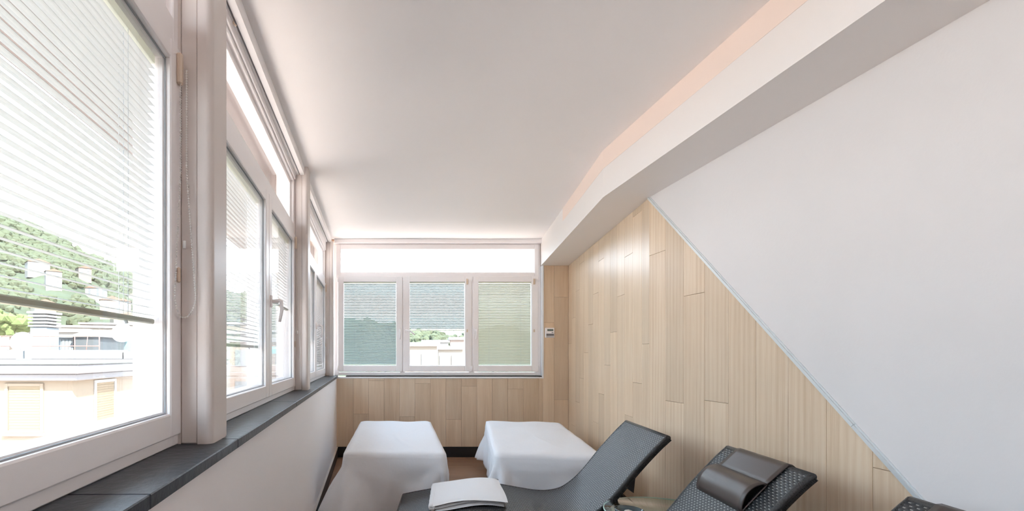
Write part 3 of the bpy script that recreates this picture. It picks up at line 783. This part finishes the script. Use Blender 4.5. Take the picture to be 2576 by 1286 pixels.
def weave_mesh(wd):
    pu, pv = 0.0125, 0.0112
    du, dv = pu/4, pv/3
    nu, nv = int((wd-0.016)/du), int(LT/dv)
    U = (np.arange(nu+1)*du)+0.008; Q = np.arange(nv+1)*dv
    x, z, nx_, nz_ = at(Q)
    uu, qq = np.meshgrid(U, Q)
    row = np.floor(qq/pv+1e-6); fv = qq/pv-row
    wv = np.cos(PI*uu/pu + PI*row)
    cross = np.sqrt(np.clip(1-(2*fv-1)**2*0.98, 0, 1))
    h = (0.0016+0.0011*wv)*cross - 0.0012
    X = x[:, None] + nx_[:, None]*h; Z = z[:, None] + nz_[:, None]*h; Yv = -uu
    V = np.stack([X, Yv, Z], -1).reshape(-1, 3)
    idx = np.arange((nu+1)*(nv+1)).reshape(nv+1, nu+1)
    Fq = np.stack([idx[:-1, :-1], idx[:-1, 1:], idx[1:, 1:], idx[1:, :-1]], -1).reshape(-1, 4)
    me = bpy.data.meshes.new('woven_surface'); me.vertices.add(len(V)); me.vertices.foreach_set('co', V.ravel())
    me.loops.add(Fq.size); me.loops.foreach_set('vertex_index', Fq.ravel())
    me.polygons.add(len(Fq)); me.polygons.foreach_set('loop_start', np.arange(0, Fq.size, 4)); me.polygons.foreach_set('loop_total', np.full(len(Fq), 4))
    uc = (uu[:-1, :-1]+du/2); qc = (qq[:-1, :-1]+dv/2); rc_ = np.floor(qc/pv); ph_ = np.mod(uc/pu + rc_, 2.0); fc = qc/pv-rc_
    me.polygons.foreach_set('material_index', ((np.abs(ph_-1.0) < 0.36) & (fc > .30) & (fc < .70)).astype(np.int32).ravel())  # pale dashes painted as light in the gaps between strands
    me.polygons.foreach_set('use_smooth', np.ones(len(Fq), bool)); me.materials.append(M['wicker']); me.materials.append(M['weave_glint']); me.update(); me.validate()
    return me
def lounger(x, y, rz, wd, label):
    """origin on the floor below the far head corner; local -x towards the foot, -y across"""
    r = empty('lounger', (x, y, 0), rz); tag(r, label, 'lounger', 'dark wicker loungers along the wood wall')
    link('woven_surface', weave_mesh(wd), r)['kind'] = 'stuff'
    # body below the weave: slab following the curve
    m = MB(); Q = np.linspace(0, LT, 90); px, pz, nx_, nz_ = at(Q); V = []
    for i in range(len(Q)):
        for (yy, t) in ((-.006, -.0035), (-wd+.006, -.0035), (-wd+.004, -TH), (-.004, -TH)): V.append((px[i]+nx_[i]*t, yy, pz[i]+nz_[i]*t))
    F = []
    for i in range(len(Q)-1):
        for k in range(4): F.append((i*4+k, i*4+(k+1) % 4, (i+1)*4+(k+1) % 4, (i+1)*4+k))
    F += [(3, 2, 1, 0), tuple(range(len(V)-4, len(V)))]
    m.add(V, F).build('seat_shell', M['wicker_edge'], r)
    # rolled edges and the wrapped bars at head and foot
    for yy in (-.009, -wd+.009):
        m = MB(); m.tube([(px[i]+nx_[i]*-.009, yy, pz[i]+nz_[i]*-.009) for i in range(len(Q))], .0115, 10)
        m.build('edge_roll', M['wicker_edge'], r)
        m = MB(); tw = []
        QQ = np.arange(0.004, LT, .0078); ax, az, anx, anz = at(QQ)
        yo = yy + (.0035 if yy > -.1 else -.0035)
        for i in range(len(QQ)):
            p = Vector((ax[i]-anx[i]*.019, yo, az[i]-anz[i]*.019)); n_ = Vector((anx[i], 0, anz[i]))
            m.tube([p+n_*.012, p-n_*.013], .0050, 5)
        o = m.build('edge_wrap', M['wicker_edge'], r); o['kind'] = 'stuff'
    for q in (0.004, LT-.004):
        a_, b_, c_, d_ = at(q); m = MB(); m.tube([(float(a_)-float(c_)*.012, -.004, float(b_)-float(d_)*.012), (float(a_)-float(c_)*.012, -wd+.004, float(b_)-float(d_)*.012)], .0145, 10)
        m.build('end_roll', M['wicker_edge'], r)
    # steel underframe: two side rails, cross bars, four legs and a triangular back brace
    for yy in (-.19, -wd+.19):
        m = MB(); m.tube([(-1.42, yy, .155), (-.62, yy, .155), (-.54, yy, .20), (-.52, yy, .32)], .012, 8); m.build('side_rail', M['metal_black'], r)
        a_, b_, _, _ = at(LT-.20); MB().tube([(float(a_), yy, float(b_)-TH), (float(a_)-.02, yy, 0)], .014, 8).build('leg', M['metal_black'], r)
        MB().tube([(-.60, yy, .30), (-.58, yy, 0)], .014, 8).build('leg', M['metal_black'], r)
        MB().tube([(-.28, yy, .47), (-.18, yy, .20), (-.18, yy, .0)], .012, 8).build('back_leg', M['metal_black'], r)
    m = MB(); m.tube([(-.66, -.19, .155), (-.66, -wd+.19, .155)], .012, 8); m.tube([(-1.2, -.19, .155), (-1.2, -wd+.19, .155)], .012, 8); m.tube([(-.18, -.19, .17), (-.18, -wd+.19, .17)], .012, 8)
    m.build('cross_bar', M['metal_black'], r)
    m = MB(); t = [(-.215, .555), (-.150, .600), (-.158, .515)]
    m.prism(t, lambda a, b, h: (a, h, b), -wd+.045, -wd+.075); m.build('brace_plate', M['metal_black'], r)
    return r
L1 = lounger(1.777*KS, 3.470*KS, -PHI, .65, 'empty-headed dark wicker lounger with a folded white towel on its foot end')
L2 = lounger(1.800*KS, 2.500*KS, -PHI, .575, 'dark wicker lounger with a brown headrest, standing beyond the glass table')
L3 = lounger(1.754*KS, 1.605*KS, -PHI, .575, 'dark wicker lounger showing only a corner of its back and headrest')
L1['label'] = 'dark wicker lounger with a folded white towel on its foot end'
L2['label'] = 'dark wicker lounger with a leather headrest, beside the glass table'

def headrest(x, y, rz, u0, u1, label):
    r = empty('headrest_cushion', (x, y, 0), rz); tag(r, label, 'cushion', 'brown headrests hung over the loungers')
    # flap over the top edge then an arched bolster
    def strip_(Q, H, name, mtl, ua, ub, th=.004):
        m = MB(); V = []; NU = 14
        for q, h in zip(Q, H):
            if q < 0: a_, b_, c_, d_ = at(0.0); X0, Z0 = float(a_)+float(c_)*(h) , float(b_)+float(d_)*(h); tx, tz = float(d_), -float(c_); X0 += tx*(-q); Z0 += tz*(-q)
            else: a_, b_, c_, d_ = at(q); X0, Z0 = float(a_)+float(c_)*h, float(b_)+float(d_)*h
            V.append((X0, Z0, float(c_), float(d_)))
        n = len(V); P = []; F = []
        for side in (0, 1):
            for (X0, Z0, c_, d_) in V:
                for k in range(NU+1): P.append((X0-side*th*c_, -(ua+(ub-ua)*k/NU), Z0-side*th*d_))
        w_ = NU+1
        for i in range(n-1):
            for k in range(NU): a = i*w_+k; F.append((a, a+1, a+w_+1, a+w_)); b = n*w_+a; F.append((b, b+w_, b+w_+1, b+1))
        for i in range(n-1):
            for k in (0, NU): a = i*w_+k; F.append((a, a+w_, n*w_+a+w_, n*w_+a))
        for i in (0, n-1):
            for k in range(NU): a = i*w_+k; F.append((a, a+1, n*w_+a+1, n*w_+a))
        m.add(P, F, 0, True); return m.build(name, mtl, r)
    strip_([-.016, -.013, 0.0, .02, .05, .09, .118], [-.035, 0.0, .010, .009, .009, .010, .013], 'flap', M['leather'], u0, u1)
    Q = [.108 + .152*k/18 for k in range(19)]
    H = [.012 + .033*math.sin(PI*(k/18)**.85)**.85 for k in range(19)]; H[-1] = .006
    strip_(Q, H, 'bolster', M['leather'], u0-.004, u1+.004, .006)
    # dark sheets painted as the shade inside the open ends
    for uu in (u0+.014, u1-.016):
        P = []; 
        for q, h in zip(Q, H): a_, b_, c_, d_ = at(q); P.append((float(a_)+float(c_)*(h-.006), -uu, float(b_)+float(d_)*(h-.006)))
        for q in Q[::-1]: a_, b_, c_, d_ = at(q); P.append((float(a_)+float(c_)*.006, -uu, float(b_)+float(d_)*.006))
        MB().add(P, [tuple(range(len(P)))]).build('end_shade', M['void'], r)
    m = MB(); Pt = []
    for q in Q: a_, b_, c_, d_ = at(q); Pt.append((float(a_)+float(c_)*.007, -u1+.001, float(b_)+float(d_)*.007))
    m.tube(Pt, .0035, 6); m.build('piping', M['leather'], r)
    return r
headrest(1.800*KS, 2.500*KS, -PHI, .100, .455, 'brown leather headrest with open bolster hung over the second lounger back')
headrest(1.754*KS, 1.605*KS, -PHI, .100, .455, 'brown leather headrest on the lounger that is cut off at the frame corner')

# folded towel following the hump of the first lounger
def towel():
    r = empty('towel', (1.777*KS, 3.470*KS, 0), -PHI); tag(r, 'thick folded white terry towel lying on the foot of the first lounger', 'towel')
    qa, qb = LT-.245, LT-.68      # arc positions of the foot side and seat side
    NQ = 24; NU = 18
    rnd = random.Random(5)
    def layer(h0, h1, q0, q1, u0, u1, name, bulge):
        V = []; F = []
        for (top) in (1, 0):
            for i in range(NQ+1):
                for k in range(NU+1):
                    s_, t = i/NQ, k/NU
                    q = q0+(q1-q0)*s_ + .006*math.sin(5*t+1.2); u = u0+(u1-u0)*t + .008*math.sin(4.2*s_+h0*90)
                    ed = min(1, min(s_, 1-s_)*NQ/2.2, min(t, 1-t)*NU/2.0)
                    hh = h1 if top else h0
                    mid = (h0+h1)/2
                    hh = mid+(hh-mid)*math.sqrt(max(0.0, 1-(1-ed)**2)) + bulge*(.0035*math.sin(7*s_+3*t+h0*60))
                    a_, b_, c_, d_ = at(q); V.append((float(a_)+float(c_)*hh, -u, float(b_)+float(d_)*hh))
        w_ = NU+1; o = (NQ+1)*w_
        for i in range(NQ):
            for k in range(NU): a = i*w_+k; F.append((a, a+w_, a+w_+1, a+1)); F.append((o+a, o+a+1, o+a+w_+1, o+a+w_))
        for i in range(NQ):
            for k in (0, NU): a = i*w_+k; F.append((a, a+w_, o+a+w_, o+a))
        for k in range(NU):
            for i in (0, NQ): a = i*w_+k; F.append((a, a+1, o+a+1, o+a))
        MB().add(V, F, 0, True).build(name, M['towel'], r)
    layer(.003, .020, qa-.004, qb+.012, .065, .585, 'towel_fold', 1)
    layer(.0195, .036, qa, qb, .060, .575, 'towel_fold', 1)
    layer(.0355, .051, qa+.010, qb-.004, .055, .585, 'towel_fold', 1)
    m = MB(); pts = []
    for k in range(15):
        a_, b_, c_, d_ = at(qa+.002); pts.append((float(a_)+float(c_)*.027, -.058-(.525*k/14), float(b_)+float(d_)*.027+.002*math.sin(k)))
    m.tube(pts, [.012]+[.0235+.001*math.sin(2.3*k) for k in range(13)]+[.014], 12); m.build('rolled_fold', M['towel'], r)
towel()

# round glass side table with two tiers
gt = empty('side_table', (1.500, 2.478, 0)); tag(gt, 'round two-tier glass side table tucked between the first two loungers', 'table')
def disc(R_, z, t, name):
    MB().lathe([(0.001, z), (R_-.002, z), (R_, z+t/2), (R_-.002, z+t), (0.001, z+t)], (0, 0, 0), 64).build(name, M['tglass'], gt)
    MB().lathe([(R_-.003, z+.0005), (R_+.0006, z+.0005), (R_+.0012, z+t/2), (R_+.0006, z+t-.0005), (R_-.003, z+t-.0005)], (0, 0, 0), 64)
    m = MB(); m.tube([(R_*math.cos(2*PI*k/64), R_*math.sin(2*PI*k/64), z+t/2) for k in range(65)], t*.45, 6, cap=False); m.build('glass_rim', M['gedge'], gt)
disc(.310, .477, .008, 'table_top'); disc(.19, .25, .008, 'lower_shelf')
for k in range(3):
    a = PI/2+2*PI*k/3+.5; MB().tube([(.18*math.cos(a), .18*math.sin(a), .477), (.17*math.cos(a), .17*math.sin(a), 0)], .011, 10).build('leg', M['chrome'], gt)
bw = empty('glass_bowl', (1.262, 2.430, .4855)); tag(bw, 'small dark smoked-glass bowl standing on the round glass table', 'bowl')
MB().lathe([(.030, 0), (.045, .004), (.062, .022), (.068, .040), (.064, .041), (.056, .024), (.038, .009), (.001, .008)], (0, 0, 0), 40).build('bowl_body', M['bowl'], bw)
ns = MB(); ns.lathe([(.004, 0), (.022, .003), (.025, .012), (.018, .024), (.004, .029)], (1.259, 2.427, .4945), 20); tag(ns.build('stone', M['vinyl']), 'pale pinkish lump lying in the dark glass bowl', 'stone')
# ------------------------------------------------------------------ outside
go = MB(); go.box(-900, 500, -300, 900, -14, -12); struct(go.build('ground', M['ground']), 'pale sunlit city ground far below the windows')
def px(u, v, Y): return ((u-949)*Y/FPX, Y, 1.3-(v-893)*Y/FPX)

# eave of this building above the side windows
ev = MB(); ev.box(-1.22, -0.116, YR-.5, 8.2, 2.81, 2.98); ev.box(-1.30, -1.20, YR-.5, 8.2, 2.80, 3.0, ch=.01)
M['eave'] = mat('pinkish_eave_render', (0.15, 0.122, 0.115), 0.9, 0.1)
struct(ev.build('roof_eave', [M['eave']], None, ML), 'pinkish rendered underside of the roof eave outside the side windows')
# neighbouring apartment building: corner at u=182, faces run along x and y
nb = empty('apartment_building', (0, 0, -12)); nbz = 12.0
tag(nb, 'cream apartment building with white cornice just outside the near window', 'building')
XC = -8.81; YA = 14.0
z_soff = 0.565+nbz
MB().box(-24, XC, YA, 27, 0, z_soff).build('wall', M['cream'], nb)
m = MB(); m.box(-24.3, XC+.28, YA-.28, 27.3, z_soff, z_soff+.20, ch=.03); m.box(-24.4, XC+.42, YA-.42, 27.4, z_soff+.20, z_soff+.46, ch=.03); m.build('cornice', M['cornice'], nb)
m = MB(); m.box(-24.45, XC+.47, YA-.47, 27.45, z_soff+.46, z_soff+.53, ch=.02); m.build('roof_edge', M['roofedge'], nb)
m = MB(); m.box(-24.4, XC+.40, YA-.40, 27.4, z_soff+.53, z_soff+.56); m.build('roof', M['roofing'], nb)
m = MB(); m.box(-24, XC-.9, 18.6, 18.9, z_soff+.56, z_soff+.92, ch=.03); m.box(XC-1.0, XC-.7, 18.6, 26.5, z_soff+.56, z_soff+.86, ch=.03); m.build('parapet', M['cornice'], nb)
def bwin(face, a0, a1, z0, z1, shut=.85):
    """shuttered window with frame; face 'A' y=YA, 'B' x=XC"""
    f = (lambda a, d, z: (a, YA-d, z+nbz)) if face == 'A' else (lambda a, d, z: (XC+d, a, z+nbz))
    m = MB(); ring(m, a0-.09, a1+.09, z0-.05, z1+.09, .09, .09, .07, .09, .001, .05, f, ch=.005)
    t = MB().box(a0-.14, a1+.14, .001, .12, z0-.14, z0-.05, ch=.01); m.add([f(*v) for v in t.v], t.f)
    o = m.build('window', M['whitep'] if face == 'B' else M['cream'], nb)
    zs = z1-(z1-z0)*.22 if face == 'A' else z1
    m = MB(); n = 16
    for k in range(n):
        h0 = z0+(z1-z0)*k/n; t = MB().box(a0+.02, a1-.02, .002, .018 if k % 2 else .024, h0, h0+(z1-z0)/n-.004); m.add([f(*v) for v in t.v], t.f)
    m.build('roller_shutter', M['shutter'], o)
for i in range(4):
    xa = px(22, 0, YA)[0] - i*3.1; bwin('A', xa, xa+.93, -.90, .39)
for k in range(3):
    ya = 15.15+3.6*k; bwin('B', ya, ya+1.05, -.80, .42)
for fl_i in (1, 2):
    for i in range(3): xa = px(22, 0, YA)[0] - i*3.1; bwin('A', xa, xa+.93, -.90-3.1*fl_i, .39-3.1*fl_i)
    for k in range(3): ya = 15.15+3.6*k; bwin('B', ya, ya+1.05, -.80-3.1*fl_i, .42-3.1*fl_i)
ROOF = 0.565+.56

# rooftop items
def dish(u, v, Y, R_, label):
    x, y, z = px(u, v, Y); r = empty('satellite_dish', (x, y, ROOF)); tag(r, label, 'satellite dish', 'satellite dishes on the neighbouring roof')
    h = z-ROOF; T = Matrix.Translation((0, 0, h)) @ Matrix.Rotation(math.radians(18), 4, 'Z') @ Matrix.Rotation(math.radians(72), 4, 'X')
    MB().lathe([(.01, -.06), (R_*.5, -.045), (R_*.85, -.012), (R_, .012), (R_*.985, .018), (R_*.84, -.004), (R_*.5, -.035), (.01, -.05)], (0, 0, 0), 32, T=T).build('reflector', M['whitep'], r)
    MB().tube([(0, .09, 0), (0, .09, h), T @ Vector((0, 0, -.06))], .022, 8).build('mast', M['gr1'], r)
    p = T @ Vector((0, R_*-.9, .0)); q = T @ Vector((0, -.1, R_*1.05))
    m = MB(); m.tube([p, q], .010, 6); m.tube([q, q + (T.to_3x3() @ Vector((0, 0, -.07)))], .03, 8); m.build('feed_arm', M['whitep'], r)
    m = MB(); m.box(-.15, .15, -.06, .24, 0, .05, ch=.01); m.build('base_plate', M['gr1'], r)
dish(55, 860, 15.6, .33, 'white satellite dish by the grey chimney on the cream building')
dish(308, 838, 19.5, .40, 'white satellite dish on a tall mast near the roof corner')
# chimney stack
def blk(name, u0, u1, v0, Y, dep, mt, label, cat, top=None, zb=ROOF):
    x0, x1 = px(u0, 0, Y)[0], px(u1, 0, Y)[0]; z1 = px(0, v0, Y)[2]
    r = empty(name, ((x0+x1)/2, Y, zb)); tag(r, label, cat); w_ = (x1-x0)/2; h = z1-zb
    MB().box(-w_, w_, 0, dep, 0, h).build('stack' if name == 'chimney' else 'wall', mt, r)
    return r, w_, h
r, w_, h = blk('chimney', 76, 117, 824, 20.5, .8, M['gr1'], 'square grey chimney with white louvred cap on the roof', 'chimney')
m = MB()
for k in range(4): m.box(-w_-.06, w_+.06, -.06, .86, h+.03+k*.14, h+.10+k*.14, ch=.01)
m.box(-w_-.10, w_+.10, -.10, .90, h+.03+4*.14, h+.12+4*.14, ch=.02); m.build('louvre_cap', M['whitep'], r)
MB().box(-w_+.08, w_-.08, .05, .75, h, h+.6).build('flue', M['gr2'], r)
r, w_, h = blk('roof_shed', 186, 248, 848, 22.0, 2.2, M['gr2'], 'dark grey rooftop shed with a low pitched roof', 'shed')
m = MB(); m.prism([(-w_-.12, h), (w_+.12, h), (w_+.12, h+.05), (0, h+.30), (-w_-.12, h+.05)], lambda a, b, hh: (a, hh, b), -.1, 2.3); m.build('roof', M['roofing'], r)
r, w_, h = blk('lean_to', 128, 184, 850, 22.3, 1.8, M['gr1'], 'pale grey lean-to beside the rooftop shed', 'shed')
m = MB(); m.box(-w_-.1, w_+.1, -.15, 1.9, h, h+.10, ch=.01); m.build('roof', M['whitep'], r)
for k in range(6): MB().box(-w_+.06+k*(2*w_-.1)/6, -w_+.03+(k+1)*(2*w_-.1)/6, -.02, -.001, .1, h-.08).build('panel', M['gr1'], r)
r, w_, h = blk('lift_house', 285, 362, 838, 24.5, 2.5, M['gr1'], 'grey lift housing with a pale door behind the tall-mast dish', 'rooftop hut')
m = MB(); m.box(-w_-.1, w_+.1, -.15, 2.6, h, h+.12, ch=.01); m.build('roof', M['whitep'], r)
MB().box(-w_+.25, -w_+.95, -.04, -.001, .05, h-.35, ch=.01).build('door', M['turq'], r)
# red-oxide pipe railing
rl = empty('roof_railing', (0, 0, ROOF)); tag(rl, 'thin red-oxide pipe railing along the neighbouring roof', 'railing')
YRL = 19.2; xa, xb = px(-60, 0, YRL)[0], px(250, 0, YRL)[0]
za, zb_ = px(0, 846, YRL)[2]-ROOF, px(0, 871, YRL)[2]-ROOF
for zz in (za, zb_): MB().tube([(xa, YRL, zz), (xb, YRL, zz)], .018, 6).build('rail', M['rust'], rl)
for k in range(6): x = xa+(xb-xa)*k/5; MB().tube([(x, YRL, 0), (x, YRL, za+.02)], .018, 6).build('post', M['rust'], rl)
MB().tube([(px(215, 0, YRL)[0], YRL, 0), (px(222, 0, YRL)[0], YRL, za+.25)], .015, 6).build('brace', M['rust'], rl)

# hill terrain (polar grid about the house)
AZ = [(-75, .27), (-55, .26), (-45, .245), (-38, .221), (-32.6, .193), (-28, .158), (-24, .140), (-15, .11), (-8, .08), (0, .055), (7, .042), (15, .038), (40, .03)]
def ridge(az):
    for (a, p), (b, q) in zip(AZ[:-1], AZ[1:]):
        if az <= b: return p+(q-p)*(az-a)/(b-a)
    return AZ[-1][1]
def hz(az, r_):
    R1 = 430; t = max(0.0, min(1.0, (r_-95)/(R1-95))); base = -11.5
    top = 1.3+ridge(az)*R1
    n = 3.0*math.sin(.11*az*3+r_*.021)+2.2*math.sin(.31*az*2-r_*.037+1)+1.4*math.sin(.9*az+r_*.05)
    return base+(top-base)*(t**1.15) + n*min(1, t*3)*(1 if t < 1 else .4) - max(0, r_-R1)*.25
azs = [-75+115*i/140 for i in range(141)]; rs = [95+365*j/46 for j in range(47)]
V = []; F = []
for r_ in rs:
    for a in azs: V.append((r_*math.sin(math.radians(a)), r_*math.cos(math.radians(a)), hz(a, r_)))
for j in range(46):
    for i in range(140): q = j*141+i; F.append((q, q+1, q+142, q+141))
hill = MB().add(V, F, 0, True).build('hill', M['hillg']); struct(hill, 'green wooded hillside rising behind the town')
# woodland on the hill as one mass of crowns
rg = np.random.default_rng(4)
bm0 = bmesh.new(); bmesh.ops.create_icosphere(bm0, subdivisions=1, radius=1.0); bm0.verts.ensure_lookup_table()
IV = np.array([v.co[:] for v in bm0.verts]); IF = np.array([[v.index for v in f.verts] for f in bm0.faces]); bm0.free()
def blobs(name, pts, mtl, parent=None):
    n = len(pts); nv = len(IV); VV = np.empty((n*nv, 3)); FF = np.empty((n*len(IF), 3), int)
    for i, (x, y, z, r_) in enumerate(pts):
        s = np.array([r_*rg.uniform(.85, 1.2), r_*rg.uniform(.85, 1.2), r_*rg.uniform(.75, 1.1)]); j = 1+rg.uniform(-.22, .22, (nv, 1))
        VV[i*nv:(i+1)*nv] = IV*s*j+[x, y, z]; FF[i*len(IF):(i+1)*len(IF)] = IF+i*nv
    me = bpy.data.meshes.new(name); me.from_pydata(VV.tolist(), [], FF.tolist()); me.materials.append(mtl)
    return link(name, me, parent)
def house(name, x, y, z, w_, d_, h, rz, wallm, gable, label, group, floors=2, cat='house', roofm=None):
    r = empty(name, (x, y, z), rz); tag(r, label, cat, group)
    MB().box(-w_/2, w_/2, -d_/2, d_/2, -4, h).build('wall', wallm, r)
    m = MB()
    if gable: m.prism([(-w_/2-.3, h), (w_/2+.3, h), (0, h+w_*.2)], lambda a, b, hh: (a, hh, b), -d_/2-.3, d_/2+.3)
    else: m.box(-w_/2-.25, w_/2+.25, -d_/2-.25, d_/2+.25, h, h+.35)
    m.build('roof', roofm or (M['terra'] if gable else M['roofing']), r)
    n = max(2, int(w_/3)); first = None
    for f in range(floors):
        for k in range(n):
            xx = -w_/2+(k+.5)*w_/n; zz = (f+.5)*h/floors
            if first is None:
                first = MB().box(-.55, .55, -d_/2-.08, -d_/2-.005, -.75, .75).build('window', M['dark'], r); first.location = (xx, 0, zz)
            else:
                o = first.copy(); C.objects.link(o); o.parent = r; o.location = (xx, 0, zz)
    return r
k = 0; used = []
while len(used) < 30:
    az = R.uniform(-41, -18); r_ = 130+190*R.random()
    if any(abs(az-a)*r_/57 < 15 and abs(r_-b) < 15 for a, b in used): continue
    used.append((az, r_))
for k, (az, r_) in enumerate(used):
    mk, colour = (('v1', 'cream'), ('v2', 'white'), ('v3', 'pinkish'))[k % 3]
    where = 'low on' if r_ < 190 else ('halfway up' if r_ < 255 else 'high on')
    house('villa', r_*math.sin(math.radians(az)), r_*math.cos(math.radians(az)), hz(az, r_)+2.0, R.uniform(5, 9), R.uniform(5, 7), R.uniform(2.6, 4.6), math.radians(-az)+R.uniform(-.4, .4),
          M[mk], True, '%s villa with a terracotta roof %s the wooded hillside' % (colour, where), '%s villas %s the hillside' % (colour, where))
pts = []
for _ in range(9000):
    az = rg.uniform(-46, -12) if rg.random() < .85 else rg.uniform(-2, 16); r_ = 120+320*rg.random()**.8
    z = hz(az, r_); rad = rg.uniform(1.2, 2.7)*(r_/270)
    if rg.random() < .25 and r_ < 300: continue
    if any(abs(az-a)*r_/57 < 7 and -13 < r_-b < 6 for a, b in used): continue
    pts.append((r_*math.sin(math.radians(az)), r_*math.cos(math.radians(az)), z+rad*.4, rad))
tag(blobs('hillside_woods', pts, M['leaf']), 'dense green woods covering the hillside', 'woods', kind='stuff')
# town blocks between the neighbouring roof and the hill
blocks = [(20, 85, 12, 846, 'v1', 'cream flat-roofed block behind the round-topped pine'),
    (150, 50, 6, 838, 'v2', 'white flat-roofed block directly behind the louvred chimney'),
    (205, 78, 11, 828, 'v1', 'cream flat-roofed block rising behind the dark rooftop shed'),
    (262, 66, 6, 846, 'v2', 'low white block between the rooftop shed and the tall-mast dish'),
    (330, 98, 15, 822, 'v3', 'wide pinkish block behind the grey lift housing'),
    (395, 64, 6, 850, 'v2', 'white block by the far jamb of the near window'),
    (575, 58, 5, 842, 'v2', 'white block against the pillar edge in the two-sash window'),
    (608, 84, 9, 820, 'v1', 'tall cream block in the first sash of the two-sash window'),
    (640, 46, 4, 862, 'v3', 'low pinkish block in the first sash of the two-sash window'),
    (700, 74, 6, 838, 'v2', 'white block behind the turquoise awning'),
    (725, 53, 3, 872, 'v1', 'low cream block beside the turquoise awning'),
    (790, 60, 6, 850, 'v2', 'white block seen through the third side window'),
    (1052, 44, 3.2, 872, 'v1', 'cream block at the handle side of the middle back sash'),
    (1095, 78, 4, 862, 'v2', 'white block at the centre of the middle back sash'),
    (1132, 54, 2.6, 880, 'v1', 'low cream block in the middle back sash in front of the trees'),
    (1165, 66, 3.5, 856, 'v3', 'pinkish block at the far edge of the middle back sash')]
for (u, Y, w_, top, mt, lb) in blocks:
    x, y, z = px(u, top, Y)
    house('town_block', x, y, -12, w_, w_*.8, z+12, math.atan2(-x, y)*.6, M[mt], False, lb, 'apartment blocks of the town', floors=5, cat='building')
# awning seen through the handled sash
aw = empty('awning', px(700, 880, 40)); tag(aw, 'turquoise awning on a terrace seen through the handled sash', 'awning')
m = MB(); m.prism([(0, .25), (2.0, -.05), (2.0, -.35), (1.97, -.35), (1.97, -.08), (0, .20)], lambda a, b, h: (h, -a, b), -1.6, 1.9); m.build('canopy', M['turq'], aw)
for xx in (-1.5, 1.8): MB().tube([(xx, -1.95, -.1), (xx, -1.95, -4)], .05, 6).build('post', M['whitep'], aw)
# round-topped tree left of the chimney
x, y, z = px(28, 815, 38)
tr_ = empty('pine_tree', (x, y, -12)); tag(tr_, 'round-topped bright green pine behind the grey chimney', 'tree')
MB().tube([(0, 0, 0), (.2, 0, z+9), (0, .1, z+12)], [.35, .28, .15], 8).build('trunk', M['bark'], tr_)
pts = [(rg.normal(0, .75), rg.normal(0, .75), z+12+rg.normal(0.1, .32), rg.uniform(.25, .55)) for _ in range(110)]
blobs('crown', pts, M['leafc'], tr_)
